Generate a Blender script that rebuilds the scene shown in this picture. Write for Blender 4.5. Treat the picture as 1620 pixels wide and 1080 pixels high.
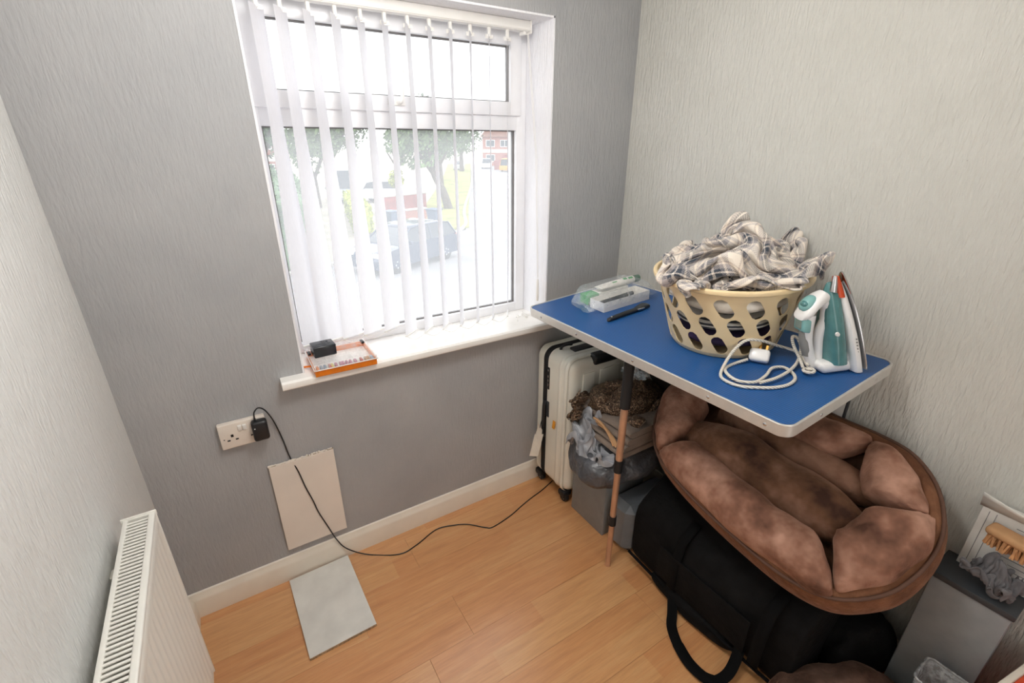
import bpy, bmesh, math, random
from mathutils import Vector, Matrix, noise

for o in list(bpy.data.objects):
    bpy.data.objects.remove(o)
SC = bpy.context.scene
COL = SC.collection
PI = math.pi

# ------------------------------------------------------------------ camera, light, exposure
cam = bpy.data.cameras.new('camera')
cam.sensor_width = 36.0
cam.lens = 742.93 / 1620 * 36.0
cam.clip_start = 0.02
cam.clip_end = 600
cam_o = bpy.data.objects.new('camera', cam)
COL.objects.link(cam_o)
SC.camera = cam_o
yaw, pit, rol = 0.55916, 0.39851, 0.00201
fwd = Vector((math.sin(yaw) * math.cos(pit), math.cos(yaw) * math.cos(pit), -math.sin(pit)))
rt0 = Vector((math.cos(yaw), -math.sin(yaw), 0))
up0 = rt0.cross(fwd)
rt = rt0 * math.cos(rol) + up0 * math.sin(rol)
up = up0 * math.cos(rol) - rt0 * math.sin(rol)
cam_o.matrix_world = Matrix(((rt.x, up.x, -fwd.x, 0), (rt.y, up.y, -fwd.y, 0), (rt.z, up.z, -fwd.z, 1.66), (0, 0, 0, 1)))

SKY = 2.85
world = bpy.data.worlds.new('overcast_sky')
SC.world = world
world.use_nodes = True
wb = world.node_tree.nodes['Background']
wb.inputs[0].default_value = (0.97, 0.985, 1.0, 1)
wb.inputs[1].default_value = SKY


def area_light(name, loc, target, sx, sy, power, col):
    l = bpy.data.lights.new(name, 'AREA')
    l.shape = 'RECTANGLE'
    l.size, l.size_y = sx, sy
    l.energy = power
    l.color = col
    o = bpy.data.objects.new(name, l)
    COL.objects.link(o)
    o.location = loc
    o.rotation_euler = (Vector(target) - Vector(loc)).to_track_quat('-Z', 'Y').to_euler()
    return o


# unseen fill lights added to brighten the room, overhead and behind the camera
gl_ = bpy.data.lights.new('overhead_fill', 'POINT')
gl_.energy = 25
gl_.color = (1.0, 0.98, 0.95)
gl_.shadow_soft_size = 0.16
glo = bpy.data.objects.new('overhead_fill', gl_)
COL.objects.link(glo)
glo.location = (0.45, 0.85, 2.12)
area_light('rear_fill', (0.75, -0.74, 1.25), (0.15, 0.9, 1.05), 0.75, 1.9, 9, (1.0, 0.985, 0.965))
pl = bpy.data.lights.new('window_portal', 'AREA')
pl.shape = 'RECTANGLE'
pl.size, pl.size_y = 1.08, 1.2
pl.cycles.is_portal = True
plo = bpy.data.objects.new('window_portal', pl)
COL.objects.link(plo)
plo.location = (0.705, 1.97, 1.5)
plo.rotation_euler = (-PI / 2, 0, 0)

SC.view_settings.view_transform = 'Standard'
SC.view_settings.look = 'None'
SC.view_settings.exposure = 0.0
SC.view_settings.gamma = 1.0
SC.view_settings.use_curve_mapping = False
SC.cycles.use_denoising = True
SC.cycles.max_bounces = 10
SC.cycles.diffuse_bounces = 6
SC.cycles.transparent_max_bounces = 16
SC.cycles.caustics_reflective = False
SC.cycles.caustics_refractive = False
SC.cycles.sample_clamp_indirect = 6.0


# ------------------------------------------------------------------ materials
def lin(c):
    c = c / 255.0
    return c / 12.92 if c <= 0.04045 else ((c + 0.055) / 1.055) ** 2.4


def rgb(h):
    h = h.lstrip('#')
    return tuple(lin(int(h[i:i + 2], 16)) for i in (0, 2, 4)) + (1.0,)


class NT:
    def __init__(self, name):
        self.m = bpy.data.materials.new(name)
        self.m.use_nodes = True
        self.t = self.m.node_tree
        self.b = self.t.nodes['Principled BSDF']
        self.out = self.t.nodes['Material Output']
        self.tc = None

    def n(self, typ, **kw):
        nd = self.t.nodes.new(typ)
        for k, v in kw.items():
            if k in nd.inputs and not hasattr(nd, k):
                nd.inputs[k].default_value = v
            elif hasattr(nd, k):
                setattr(nd, k, v)
            else:
                nd.inputs[k].default_value = v
        return nd

    def l(self, a, b):
        self.t.links.new(a, b)

    def coord(self, kind='Object', scale=(1, 1, 1), rot=(0, 0, 0), loc=(0, 0, 0)):
        if self.tc is None:
            self.tc = self.n('ShaderNodeTexCoord')
        mp = self.n('ShaderNodeMapping')
        mp.inputs['Scale'].default_value = scale
        mp.inputs['Rotation'].default_value = rot
        mp.inputs['Location'].default_value = loc
        self.l(self.tc.outputs[kind], mp.inputs[0])
        return mp.outputs[0]

    def noise(self, vec, scale, detail=3.0, rough=0.55):
        nd = self.n('ShaderNodeTexNoise')
        nd.inputs['Scale'].default_value = scale
        nd.inputs['Detail'].default_value = detail
        nd.inputs['Roughness'].default_value = rough
        if vec is not None:
            self.l(vec, nd.inputs['Vector'])
        return nd.outputs[0]

    def ramp(self, fac, stops):
        r = self.n('ShaderNodeValToRGB')
        el = r.color_ramp.elements
        while len(el) < len(stops):
            el.new(0.5)
        for e, (p, c) in zip(el, stops):
            e.position = p
            e.color = c if len(c) == 4 else tuple(c) + (1,)
        self.l(fac, r.inputs[0])
        return r.outputs[0]

    def mix(self, fac, a, b, typ='MIX'):
        m = self.n('ShaderNodeMix')
        m.data_type = 'RGBA'
        m.blend_type = typ
        for s, v in ((m.inputs[0], fac), (m.inputs[6], a), (m.inputs[7], b)):
            if hasattr(v, 'is_linked') or hasattr(v, 'links'):
                self.l(v, s)
            else:
                s.default_value = v
        return m.outputs[2]

    def bump(self, h, strength=0.3, dist=0.01, prev=None):
        b = self.n('ShaderNodeBump')
        b.inputs['Strength'].default_value = strength
        b.inputs['Distance'].default_value = dist
        self.l(h, b.inputs['Height'])
        if prev is not None:
            self.l(prev, b.inputs['Normal'])
        self.l(b.outputs[0], self.b.inputs['Normal'])
        return b.outputs[0]


def plain(name, col, rough=0.5, metal=0.0, spec=0.5, vary=0.04, nscale=18.0, bump=0.0, bscale=120.0, bdist=0.002, sheen=0.0, coat=0.0):
    m = NT(name)
    c = rgb(col)
    v = m.noise(m.coord(), nscale)
    lo = tuple(max(0, x * (1 - vary * 2)) for x in c[:3]) + (1,)
    hi = tuple(min(1, x * (1 + vary * 2)) for x in c[:3]) + (1,)
    m.l(m.ramp(v, [(0.3, lo), (0.7, hi)]), m.b.inputs['Base Color'])
    m.b.inputs['Roughness'].default_value = rough
    m.b.inputs['Metallic'].default_value = metal
    m.b.inputs['Specular IOR Level'].default_value = spec
    m.b.inputs['Sheen Weight'].default_value = sheen
    m.b.inputs['Coat Weight'].default_value = coat
    if bump:
        m.bump(m.noise(m.coord(), bscale, 2.0), bump, bdist)
    return m.m


def wallpaper(name, col, col2, strength=0.5, specks=False):
    m = NT(name)
    co = m.coord()
    mot = m.noise(co, 3.2, 4.0, 0.6)
    cc = m.ramp(mot, [(0.3, rgb(col)), (0.72, rgb(col2))])
    vo = m.n('ShaderNodeTexVoronoi')
    vo.inputs['Scale'].default_value = 5.5
    m.l(co, vo.inputs['Vector'])
    cc = m.mix(m.ramp(vo.outputs['Distance'], [(0.010, (1, 1, 1)), (0.016, (0, 0, 0))]), cc, rgb('#6a655e')) if specks else cc
    m.l(cc, m.b.inputs['Base Color'])
    m.b.inputs['Roughness'].default_value = 0.62
    m.b.inputs['Specular IOR Level'].default_value = 0.3
    w = m.noise(m.coord(scale=(115, 115, 22)), 1.0, 2.5, 0.6)
    s = m.ramp(w, [(0.36, (0, 0, 0)), (0.62, (1, 1, 1))])
    n1 = m.bump(s, strength, 0.0035)
    f = m.noise(co, 260.0, 2.0)
    m.bump(f, 0.12, 0.002, n1)
    return m.m


def floor_mat():
    m = NT('beech_laminate')
    oi = m.n('ShaderNodeObjectInfo')
    co = m.coord()
    off = m.n('ShaderNodeVectorMath', operation='SCALE')
    off.inputs[0].default_value = (7.3, 3.1, 0)
    m.l(oi.outputs['Random'], off.inputs['Scale'])
    add = m.n('ShaderNodeVectorMath', operation='ADD')
    m.l(co, add.inputs[0])
    m.l(off.outputs[0], add.inputs[1])
    br = m.n('ShaderNodeTexBrick')
    br.inputs['Color1'].default_value = (0.0, 0.0, 0.0, 1)
    br.inputs['Color2'].default_value = (1, 1, 1, 1)
    br.inputs['Mortar'].default_value = (0.45, 0.45, 0.45, 1)
    br.inputs['Scale'].default_value = 1.0
    br.inputs['Mortar Size'].default_value = 0.0006
    br.inputs['Brick Width'].default_value = 0.62
    br.inputs['Row Height'].default_value = 0.095
    br.offset = 0.37
    bo = m.n('ShaderNodeVectorMath', operation='ADD')
    m.l(m.coord(loc=(0, -1.067, 0)), bo.inputs[0])
    of2 = m.n('ShaderNodeVectorMath', operation='SCALE')
    of2.inputs[0].default_value = (2.7, 0, 0)
    m.l(oi.outputs['Random'], of2.inputs['Scale'])
    m.l(of2.outputs[0], bo.inputs[1])
    m.l(bo.outputs[0], br.inputs['Vector'])
    mp = m.n('ShaderNodeMapping')
    mp.inputs['Scale'].default_value = (2.2, 26, 1)
    m.l(add.outputs[0], mp.inputs[0])
    g = m.noise(mp.outputs[0], 1.4, 5.0, 0.62)
    mp2 = m.n('ShaderNodeMapping')
    mp2.inputs['Scale'].default_value = (12, 190, 1)
    m.l(add.outputs[0], mp2.inputs[0])
    g2 = m.noise(mp2.outputs[0], 1.0, 3.0, 0.6)
    base = m.ramp(g, [(0.25, rgb('#b98255')), (0.5, rgb('#d39a66')), (0.78, rgb('#dcae7c'))])
    tint = m.mix(br.outputs['Color'], rgb('#d08a58'), rgb('#e4b47e'))
    c = m.mix(0.34, base, tint)
    fine = m.ramp(g2, [(0.35, (0.82, 0.80, 0.78)), (0.6, (1, 1, 1))])
    c = m.mix(0.55, c, fine, 'MULTIPLY')
    m.l(c, m.b.inputs['Base Color'])
    m.b.inputs['Roughness'].default_value = 0.29
    m.b.inputs['Specular IOR Level'].default_value = 0.8
    m.b.inputs['Coat Weight'].default_value = 0.6
    m.b.inputs['Coat Roughness'].default_value = 0.2
    m.bump(g2, 0.05, 0.001)
    return m.m


def glass_mat(name, veil=0.0, tint=(1, 1, 1, 1), gloss=0.06):
    m = NT(name)
    tr = m.n('ShaderNodeBsdfTransparent')
    tr.inputs[0].default_value = tint
    gl = m.n('ShaderNodeBsdfGlossy')
    gl.inputs['Roughness'].default_value = 0.03
    fr = m.n('ShaderNodeLayerWeight')
    fr.inputs['Blend'].default_value = 0.3
    mx = m.n('ShaderNodeMixShader')
    mm = m.n('ShaderNodeMath', operation='MULTIPLY')
    m.l(fr.outputs['Facing'], mm.inputs[0])
    mm.inputs[1].default_value = gloss * 4
    m.l(mm.outputs[0], mx.inputs[0])
    m.l(tr.outputs[0], mx.inputs[1])
    m.l(gl.outputs[0], mx.inputs[2])
    last = mx.outputs[0]
    if veil:  # pale haze mixed into the pane, imitating glare that washes out the street
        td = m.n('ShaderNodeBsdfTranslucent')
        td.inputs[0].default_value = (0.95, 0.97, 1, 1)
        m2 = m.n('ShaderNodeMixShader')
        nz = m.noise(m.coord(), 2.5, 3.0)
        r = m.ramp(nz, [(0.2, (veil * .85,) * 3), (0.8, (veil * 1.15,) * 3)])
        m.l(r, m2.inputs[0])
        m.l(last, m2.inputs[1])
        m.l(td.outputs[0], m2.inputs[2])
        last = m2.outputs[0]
    m.l(last, m.out.inputs[0])
    return m.m


def film_mat(name, tint='#e8f0f4', alpha=0.35, rough=0.12):
    """thin clear plastic film: part transparent, part glossy"""
    m = NT(name)
    m.b.inputs['Base Color'].default_value = rgb(tint)
    m.b.inputs['Roughness'].default_value = rough
    m.b.inputs['Specular IOR Level'].default_value = 0.9
    v = m.noise(m.coord(), 60.0, 3.0)
    r = m.ramp(v, [(0.35, (alpha * .55,) * 3), (0.7, (min(1, alpha * 1.6),) * 3)])
    m.l(r, m.b.inputs['Alpha'])
    m.bump(m.noise(m.coord(), 90.0, 3.0), 0.5, 0.004)
    return m.m


def cloth_translucent(name):
    m = NT(name)
    d = m.n('ShaderNodeBsdfDiffuse')
    d.inputs[0].default_value = rgb('#e6e6ea')
    t = m.n('ShaderNodeBsdfTranslucent')
    t.inputs[0].default_value = rgb('#f3f3f6')
    mx = m.n('ShaderNodeMixShader')
    mx.inputs[0].default_value = 0.54
    m.l(d.outputs[0], mx.inputs[1])
    m.l(t.outputs[0], mx.inputs[2])
    tr = m.n('ShaderNodeBsdfTransparent')
    m2 = m.n('ShaderNodeMixShader')
    v = m.noise(m.coord(scale=(220, 220, 40)), 1.0, 2.0)
    r = m.ramp(v, [(0.35, (0.0,) * 3), (0.65, (0.03,) * 3)])
    m.l(r, m2.inputs[0])
    m.l(mx.outputs[0], m2.inputs[1])
    m.l(tr.outputs[0], m2.inputs[2])
    m.l(m2.outputs[0], m.out.inputs[0])
    return m.m


def plush_mat(name, dark, mid, light, sc=7.0, rot=0.0):
    m = NT(name)
    co = m.coord()
    v = m.noise(co, sc, 4.0, 0.62)
    w = m.noise(co, sc * 2.7, 3.0, 0.6)
    mm = m.mix(0.35, v, w)
    m.l(m.ramp(mm, [(0.38, rgb(dark)), (0.49, rgb(mid)), (0.61, rgb(light))]), m.b.inputs['Base Color'])
    m.b.inputs['Roughness'].default_value = 0.85
    m.b.inputs['Specular IOR Level'].default_value = 0.15
    m.b.inputs['Sheen Weight'].default_value = 0.35
    m.b.inputs['Sheen Roughness'].default_value = 0.4
    m.b.inputs['Sheen Tint'].default_value = rgb('#d8b29c')
    f = m.noise(co, 220.0, 2.0)
    n1 = m.bump(f, 0.25, 0.003)
    m.bump(m.noise(co, 24.0, 3.0), 0.6, 0.014, n1)
    return m.m


def plaid_mat(name):
    m = NT(name)
    uv = m.coord('UV', scale=(1, 1, 1))
    sep = m.n('ShaderNodeSeparateXYZ')
    m.l(uv, sep.inputs[0])

    def bands(sock, k, ph):
        mu = m.n('ShaderNodeMath', operation='MULTIPLY_ADD')
        mu.inputs[1].default_value = k
        mu.inputs[2].default_value = ph
        m.l(sock, mu.inputs[0])
        fr = m.n('ShaderNodeMath', operation='FRACT')
        m.l(mu.outputs[0], fr.inputs[0])
        r = m.n('ShaderNodeValToRGB')
        r.color_ramp.interpolation = 'CONSTANT'
        st = [(0.0, '#e4dacd'), (0.24, '#aaa4a4'), (0.36, '#e0d5c8'), (0.42, '#8d8a8e'), (0.50, '#434953'), (0.62, '#dcd3c9'),
              (0.67, '#454b55'), (0.74, '#a39a98'), (0.86, '#e8d9c8'), (0.92, '#b9a99e'), (0.96, '#e4dacd')]
        el = r.color_ramp.elements
        while len(el) < len(st):
            el.new(0.5)
        for e, (p, c) in zip(el, st):
            e.position = p
            e.color = rgb(c)
        m.l(fr.outputs[0], r.inputs[0])
        return r.outputs[0]
    a = bands(sep.outputs[0], 6.3, 0.13)
    b = bands(sep.outputs[1], 6.3, 0.41)
    ch = m.n('ShaderNodeTexChecker')
    ch.inputs['Scale'].default_value = 230.0
    m.l(uv, ch.inputs[0])
    c = m.mix(0.5, a, b)
    c2 = m.mix(0.45, c, m.mix(ch.outputs[1], a, b))
    m.l(c2, m.b.inputs['Base Color'])
    m.b.inputs['Roughness'].default_value = 0.9
    m.b.inputs['Specular IOR Level'].default_value = 0.1
    m.b.inputs['Sheen Weight'].default_value = 0.25
    m.bump(m.noise(m.coord('UV'), 260.0, 2.0), 0.35, 0.004)
    return m.m


def mat_top():
    """blue ribbed rubber table mat"""
    m = NT('blue_ribbed_rubber')
    m.b.inputs['Base Color'].default_value = rgb('#1d5fae')
    co = m.coord()
    w = m.n('ShaderNodeTexWave')
    w.wave_type = 'BANDS'
    w.bands_direction = 'X'
    w.inputs['Scale'].default_value = 36.0
    w.inputs['Distortion'].default_value = 0.0
    m.l(co, w.inputs[0])
    w2 = m.n('ShaderNodeTexWave')
    w2.bands_direction = 'Y'
    w2.inputs['Scale'].default_value = 42.0
    m.l(co, w2.inputs[0])
    c = m.ramp(w.outputs[1], [(0.2, rgb('#17457f')), (0.75, rgb('#245f9f'))])
    m.l(c, m.b.inputs['Base Color'])
    m.b.inputs['Roughness'].default_value = 0.34
    m.b.inputs['Specular IOR Level'].default_value = 0.5
    n1 = m.bump(w.outputs[1], 0.35, 0.0016)
    m.bump(w2.outputs[1], 0.15, 0.0008, n1)
    return m.m


def braid_mat():
    m = NT('white_braided_cord')
    w = m.n('ShaderNodeTexWave')
    w.bands_direction = 'DIAGONAL'
    w.inputs['Scale'].default_value = 70.0
    m.l(m.coord(), w.inputs[0])
    m.l(m.ramp(w.outputs[1], [(0.3, rgb('#bdb6ab')), (0.6, rgb('#ece7dd'))]), m.b.inputs['Base Color'])
    m.b.inputs['Roughness'].default_value = 0.75
    m.bump(w.outputs[1], 0.5, 0.0015)
    return m.m


def sequin_mat():
    m = NT('brown_sequin_knit')
    v = m.n('ShaderNodeTexVoronoi')
    v.inputs['Scale'].default_value = 210.0
    m.l(m.coord(), v.inputs['Vector'])
    c = m.ramp(v.outputs['Color'], [(0.2, rgb('#3a2d24')), (0.6, rgb('#6b5340')), (0.9, rgb('#b79c80'))])
    m.l(c, m.b.inputs['Base Color'])
    m.b.inputs['Roughness'].default_value = 0.34
    m.b.inputs['Metallic'].default_value = 0.35
    m.bump(v.outputs['Distance'], 0.9, 0.004)
    return m.m


def brick_mat():
    m = NT('red_brickwork')
    b = m.n('ShaderNodeTexBrick')
    b.inputs['Color1'].default_value = rgb('#a45a48')
    b.inputs['Color2'].default_value = rgb('#8c4638')
    b.inputs['Mortar'].default_value = rgb('#b0a396')
    b.inputs['Scale'].default_value = 1.0
    b.inputs['Brick Width'].default_value = 0.225
    b.inputs['Row Height'].default_value = 0.075
    b.inputs['Mortar Size'].default_value = 0.006
    m.l(m.coord(rot=(PI / 2, 0, 0)), b.inputs['Vector'])
    m.l(b.outputs[0], m.b.inputs['Base Color'])
    m.b.inputs['Roughness'].default_value = 0.85
    return m.m


def ribs_fabric(name, c1, c2, scale, direction='Z'):
    m = NT(name)
    w = m.n('ShaderNodeTexWave')
    w.bands_direction = direction
    w.inputs['Scale'].default_value = scale
    w.inputs['Distortion'].default_value = 1.2
    m.l(m.coord(), w.inputs[0])
    m.l(m.ramp(w.outputs[1], [(0.42, rgb(c1)), (0.55, rgb(c2))]), m.b.inputs['Base Color'])
    m.b.inputs['Roughness'].default_value = 0.9
    return m.m


M = {}
M['wall_grey'] = wallpaper('grey_textured_wallpaper', '#a1a2a4', '#acacad', 0.30)
M['wall_white'] = wallpaper('white_textured_wallpaper', '#d9dad8', '#e0e0de', 0.62)
M['wall_white_dim'] = wallpaper('dimmed_white_wallpaper', '#c6c5be', '#cecdc7', 0.62, True)  # white wallpaper toned down in colour for the dimmer light on the right wall
M['reveal'] = wallpaper('white_painted_reveal', '#ebebef', '#f2f2f5', 0.5)
M['ceiling'] = plain('ceiling_white', '#efeeea', 0.8)
M['floor'] = floor_mat()
M['sub'] = plain('underlay_dark', '#3a2a1e', 0.9)
M['gloss_white'] = plain('white_gloss_paint', '#f4f2ee', 0.25, vary=0.01)
M['cream_gloss'] = plain('cream_gloss_paint', '#e6dfd2', 0.35, vary=0.02, nscale=9)
M['upvc'] = plain('white_window_frame', '#eeeef0', 0.3, vary=0.01)
M['gasket'] = plain('dark_rubber_gasket', '#6d6a68', 0.6)
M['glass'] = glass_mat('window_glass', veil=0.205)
M['slat'] = cloth_translucent('white_blind_fabric')
M['white_plastic'] = plain('white_plastic', '#eceae6', 0.35, vary=0.01)
M['socket'] = plain('ivory_white_plastic', '#e4dacf', 0.35, vary=0.01)
M['black_plastic'] = plain('black_plastic', '#1b1d20', 0.4, vary=0.05)
M['dark_grey_plastic'] = plain('dark_grey_plastic', '#35393d', 0.45)
M['satin_black'] = plain('satin_black_plastic', '#26292d', 0.22)
M['panel_white'] = plain('white_board_face', '#e6ddd3', 0.5, vary=0.03, nscale=4)
M['panel_dirty'] = plain('stained_white_board', '#dbdad5', 0.4, vary=0.05, nscale=9)
M['chip'] = plain('chipboard_edge', '#a58f72', 0.9, vary=0.25, nscale=120)
M['radiator'] = plain('radiator_enamel', '#e9e7e0', 0.3, vary=0.01)
M['alu'] = plain('brushed_aluminium', '#d8d5d0', 0.38, 0.55, vary=0.03)
M['steel'] = plain('polished_steel', '#c9c9cb', 0.18, 1.0)
M['table_mat'] = mat_top()
M['table_edge'] = plain('dark_blue_mat_edge', '#143a72', 0.5)
M['copper'] = plain('copper_coloured_pole', '#c39a7e', 0.32, 0.35, vary=0.06)
M['rubber_black'] = plain('black_rubber', '#16171a', 0.6)
M['basket'] = plain('cream_yellow_plastic', '#ead2a6', 0.38, vary=0.03, nscale=6)
M['plaid'] = plaid_mat('grey_cream_plaid_fleece')
M['iron_white'] = plain('glossy_white_plastic', '#ecebea', 0.25, vary=0.01)
M['iron_teal'] = plain('teal_tinted_plastic', '#4f7f80', 0.18, vary=0.08, nscale=14, coat=0.3)
M['iron_teal_light'] = plain('light_teal_plastic', '#7fb0ae', 0.25)
M['iron_grey'] = plain('soft_grey_grip', '#8b8a86', 0.6)
M['iron_orange'] = plain('orange_plastic', '#d2512a', 0.35)
M['lcd'] = plain('grey_green_display', '#7f8f88', 0.2)
M['braid'] = braid_mat()
M['brass'] = plain('brass_pin', '#c79a52', 0.3, 0.9)
M['film'] = film_mat('clear_plastic_film', '#eef6fa', 0.19)
M['film_dark'] = film_mat('clear_bag_film', '#cfdde6', 0.5, 0.15)
M['lid'] = film_mat('clear_lid_plastic', '#f4f2f1', 0.13, 0.08)
M['orange'] = plain('bright_orange_plastic', '#e07a14', 0.35, vary=0.05)
M['green'] = plain('green_card', '#2f9a4c', 0.5)
M['green_dark'] = plain('grey_green_cap', '#5f7a6c', 0.4)
M['tube_white'] = plain('white_tube', '#efece6', 0.35)
M['pink'] = plain('pink_plastic', '#b06a86', 0.4)
M['red'] = plain('red_plastic', '#b8402c', 0.4)
M['yellow'] = plain('yellow_plastic', '#d8c24a', 0.4)
M['blue_grey'] = plain('blue_grey_plastic', '#7f93a8', 0.4)
M['case'] = plain('suitcase_cream', '#e6e5da', 0.36, vary=0.02, nscale=5)
M['zip'] = plain('black_zip_tape', '#17181a', 0.7)
M['orange_paper'] = plain('orange_sticker', '#e09a2c', 0.6)
M['paper'] = plain('cream_paper', '#e6ded0', 0.7)
M['print'] = plain('grey_print', '#7c7e80', 0.7)
M['toolbox'] = plain('grey_plastic_case', '#84888a', 0.5, vary=0.04)
M['toolbox_b'] = plain('slate_grey_plastic', '#6f757b', 0.5, vary=0.04)
M['bin_bag'] = plain('charcoal_plastic_bag', '#4e4f53', 0.3, vary=0.15, nscale=12, bump=0.7, bscale=24, bdist=0.02)
M['silver_bag'] = plain('silver_grey_plastic_bag', '#9c9ea3', 0.2, vary=0.12, nscale=14)
M['taupe'] = plain('taupe_fleece', '#7d6e62', 0.95, vary=0.08, bump=0.5, bscale=180, sheen=0.3)
M['tan'] = plain('tan_binding', '#b98f66', 0.85, vary=0.06)
M['sequin'] = sequin_mat()
M['bead'] = plain('pale_bead_trim', '#b5a692', 0.35, 0.4)
M['shade_brown'] = plain('dark_brown_shade', '#2a211d', 0.95, vary=0.2, bump=0.4)
M['black_cloth'] = plain('black_nylon', '#0b0b0c', 0.85, spec=0.2, vary=0.25, nscale=20, bump=0.4, bscale=50, bdist=0.006)
M['black_strap'] = plain('black_webbing', '#0a0a0b', 0.9, spec=0.15)
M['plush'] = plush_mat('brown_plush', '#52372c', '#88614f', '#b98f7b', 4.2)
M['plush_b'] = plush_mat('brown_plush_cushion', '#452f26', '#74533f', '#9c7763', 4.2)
M['plush_shaded'] = plush_mat('shaded_brown_plush', '#2c1f19', '#4d392f', '#6b5247', 6.0)  # brown plush darkened in colour to stand for low light near the floor
M['suede'] = plush_mat('brown_suede_side', '#5c3c2a', '#6e4a35', '#7f5840', 9.0)
M['piping'] = plain('brown_piping', '#5a3e30', 0.8)
M['stripe'] = ribs_fabric('grey_striped_jersey', '#3e4148', '#cfcdc8', 26.0)
M['purple'] = plain('dark_purple_jersey', '#33264a', 0.9, vary=0.2)
M['navy'] = plain('navy_jersey', '#20222c', 0.9, vary=0.2)
M['white_cloth'] = plain('white_towelling', '#ddd6cc', 0.95, vary=0.08, bump=0.4)
M['olive'] = plain('olive_cloth', '#5d5640', 0.9, vary=0.1)
M['grey_cloth'] = plain('grey_knit', '#6a696c', 0.95, vary=0.12, bump=0.5, bscale=120)
M['tan_wood'] = plain('tan_bristle', '#b98a5e', 0.7, vary=0.15, nscale=60)
M['clear_tub'] = film_mat('clear_tub_plastic', '#c9cfd2', 0.5, 0.12)
M['orange_red'] = plain('orange_red_card', '#d9532f', 0.5)
# outside
M['asphalt'] = plain('pale_asphalt', '#8b8b8c', 0.9, vary=0.08, nscale=0.6)
M['paving'] = plain('pale_paving', '#a9a294', 0.9, vary=0.08, nscale=1.0)
M['grass'] = plain('dry_verge_grass', '#8c8f4a', 0.95, vary=0.2, nscale=0.9)
M['kerb'] = plain('kerb_stone', '#b5b2ab', 0.9)
M['leaf'] = plain('tree_leaves', '#5c7346', 0.8, vary=0.3, nscale=0.9)
M['leaf_dark'] = plain('hedge_leaves', '#4f6b45', 0.8, vary=0.3, nscale=1.5)
M['leaf_lime'] = plain('lime_leaves', '#a3ad3e', 0.8, vary=0.25, nscale=2)
M['bark'] = plain('tree_bark', '#5e564c', 0.95, vary=0.2, nscale=6)
M['brick'] = brick_mat()
M['fence'] = plain('red_brown_fence', '#8d4a45', 0.85, vary=0.15, nscale=3)
M['render'] = plain('white_render', '#d9d6cf', 0.9)
M['roof'] = plain('roof_tiles', '#7d5a4c', 0.9, vary=0.15, nscale=3)
M['pane'] = plain('house_window_dark', '#4a545c', 0.15)
M['car_navy'] = plain('navy_car_paint', '#22344e', 0.2, coat=0.6)
M['car_silver'] = plain('silver_car_paint', '#b9bfc4', 0.25, 0.3, coat=0.6)
M['car_white'] = plain('white_car_paint', '#dcdde0', 0.25, coat=0.6)
M['car_dark'] = plain('dark_grey_car_paint', '#3d444c', 0.22, coat=0.6)
M['car_glass'] = plain('tinted_car_glass', '#2b3640', 0.08)
M['tyre'] = plain('tyre_rubber', '#1c1c1e', 0.85)
M['bin_blue'] = plain('blue_grey_bin', '#4f6178', 0.5)
M['yellow_van'] = plain('yellow_paint', '#d99a2a', 0.4)


# ------------------------------------------------------------------ mesh helpers
def new():
    return bmesh.new()


def join(bm, other, mat=None):
    vm = {}
    for v in other.verts:
        co = v.co if mat is None else mat @ v.co
        vm[v.index] = bm.verts.new(co)
    for f in other.faces:
        try:
            nf = bm.faces.new([vm[v.index] for v in f.verts])
            nf.material_index = f.material_index
        except ValueError:
            pass
    other.free()


def add_box(bm, c, s, bevel=0.0, seg=1, rot=None):
    b = bmesh.new()
    bmesh.ops.create_cube(b, size=1.0)
    for v in b.verts:
        v.co = Vector((v.co.x * s[0], v.co.y * s[1], v.co.z * s[2]))
    if bevel:
        bmesh.ops.bevel(b, geom=list(b.edges), offset=min(bevel, min(s) * 0.49), segments=seg, profile=0.5, affect='EDGES')
    b.verts.index_update()
    m = Matrix.Translation(c)
    if rot is not None:
        m = m @ rot
    join(bm, b, m)
    return bm


def box(c, s, bevel=0.0, seg=1, rot=None):
    return add_box(new(), c, s, bevel, seg, rot)


def bx(x0, x1, y0, y1, z0, z1, bevel=0.0, seg=1):
    return box(((x0 + x1) / 2, (y0 + y1) / 2, (z0 + z1) / 2), (x1 - x0, y1 - y0, z1 - z0), bevel, seg)


def abx(bm, x0, x1, y0, y1, z0, z1, bevel=0.0, seg=1):
    return add_box(bm, ((x0 + x1) / 2, (y0 + y1) / 2, (z0 + z1) / 2), (x1 - x0, y1 - y0, z1 - z0), bevel, seg)


def cat(pts, n=6, closed=False):
    P = [Vector(p) for p in pts]
    out = []
    L = len(P)
    rng = range(L) if closed else range(L - 1)
    for i in rng:
        if closed:
            a, b, c, d = P[(i - 1) % L], P[i], P[(i + 1) % L], P[(i + 2) % L]
        else:
            a, b, c, d = P[max(i - 1, 0)], P[i], P[i + 1], P[min(i + 2, L - 1)]
        for k in range(n):
            t = k / n
            out.append(0.5 * ((2 * b) + (c - a) * t + (2 * a - 5 * b + 4 * c - d) * t * t + (3 * b - a - 3 * c + d) * t ** 3))
    if not closed:
        out.append(P[-1])
    return out


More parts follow.
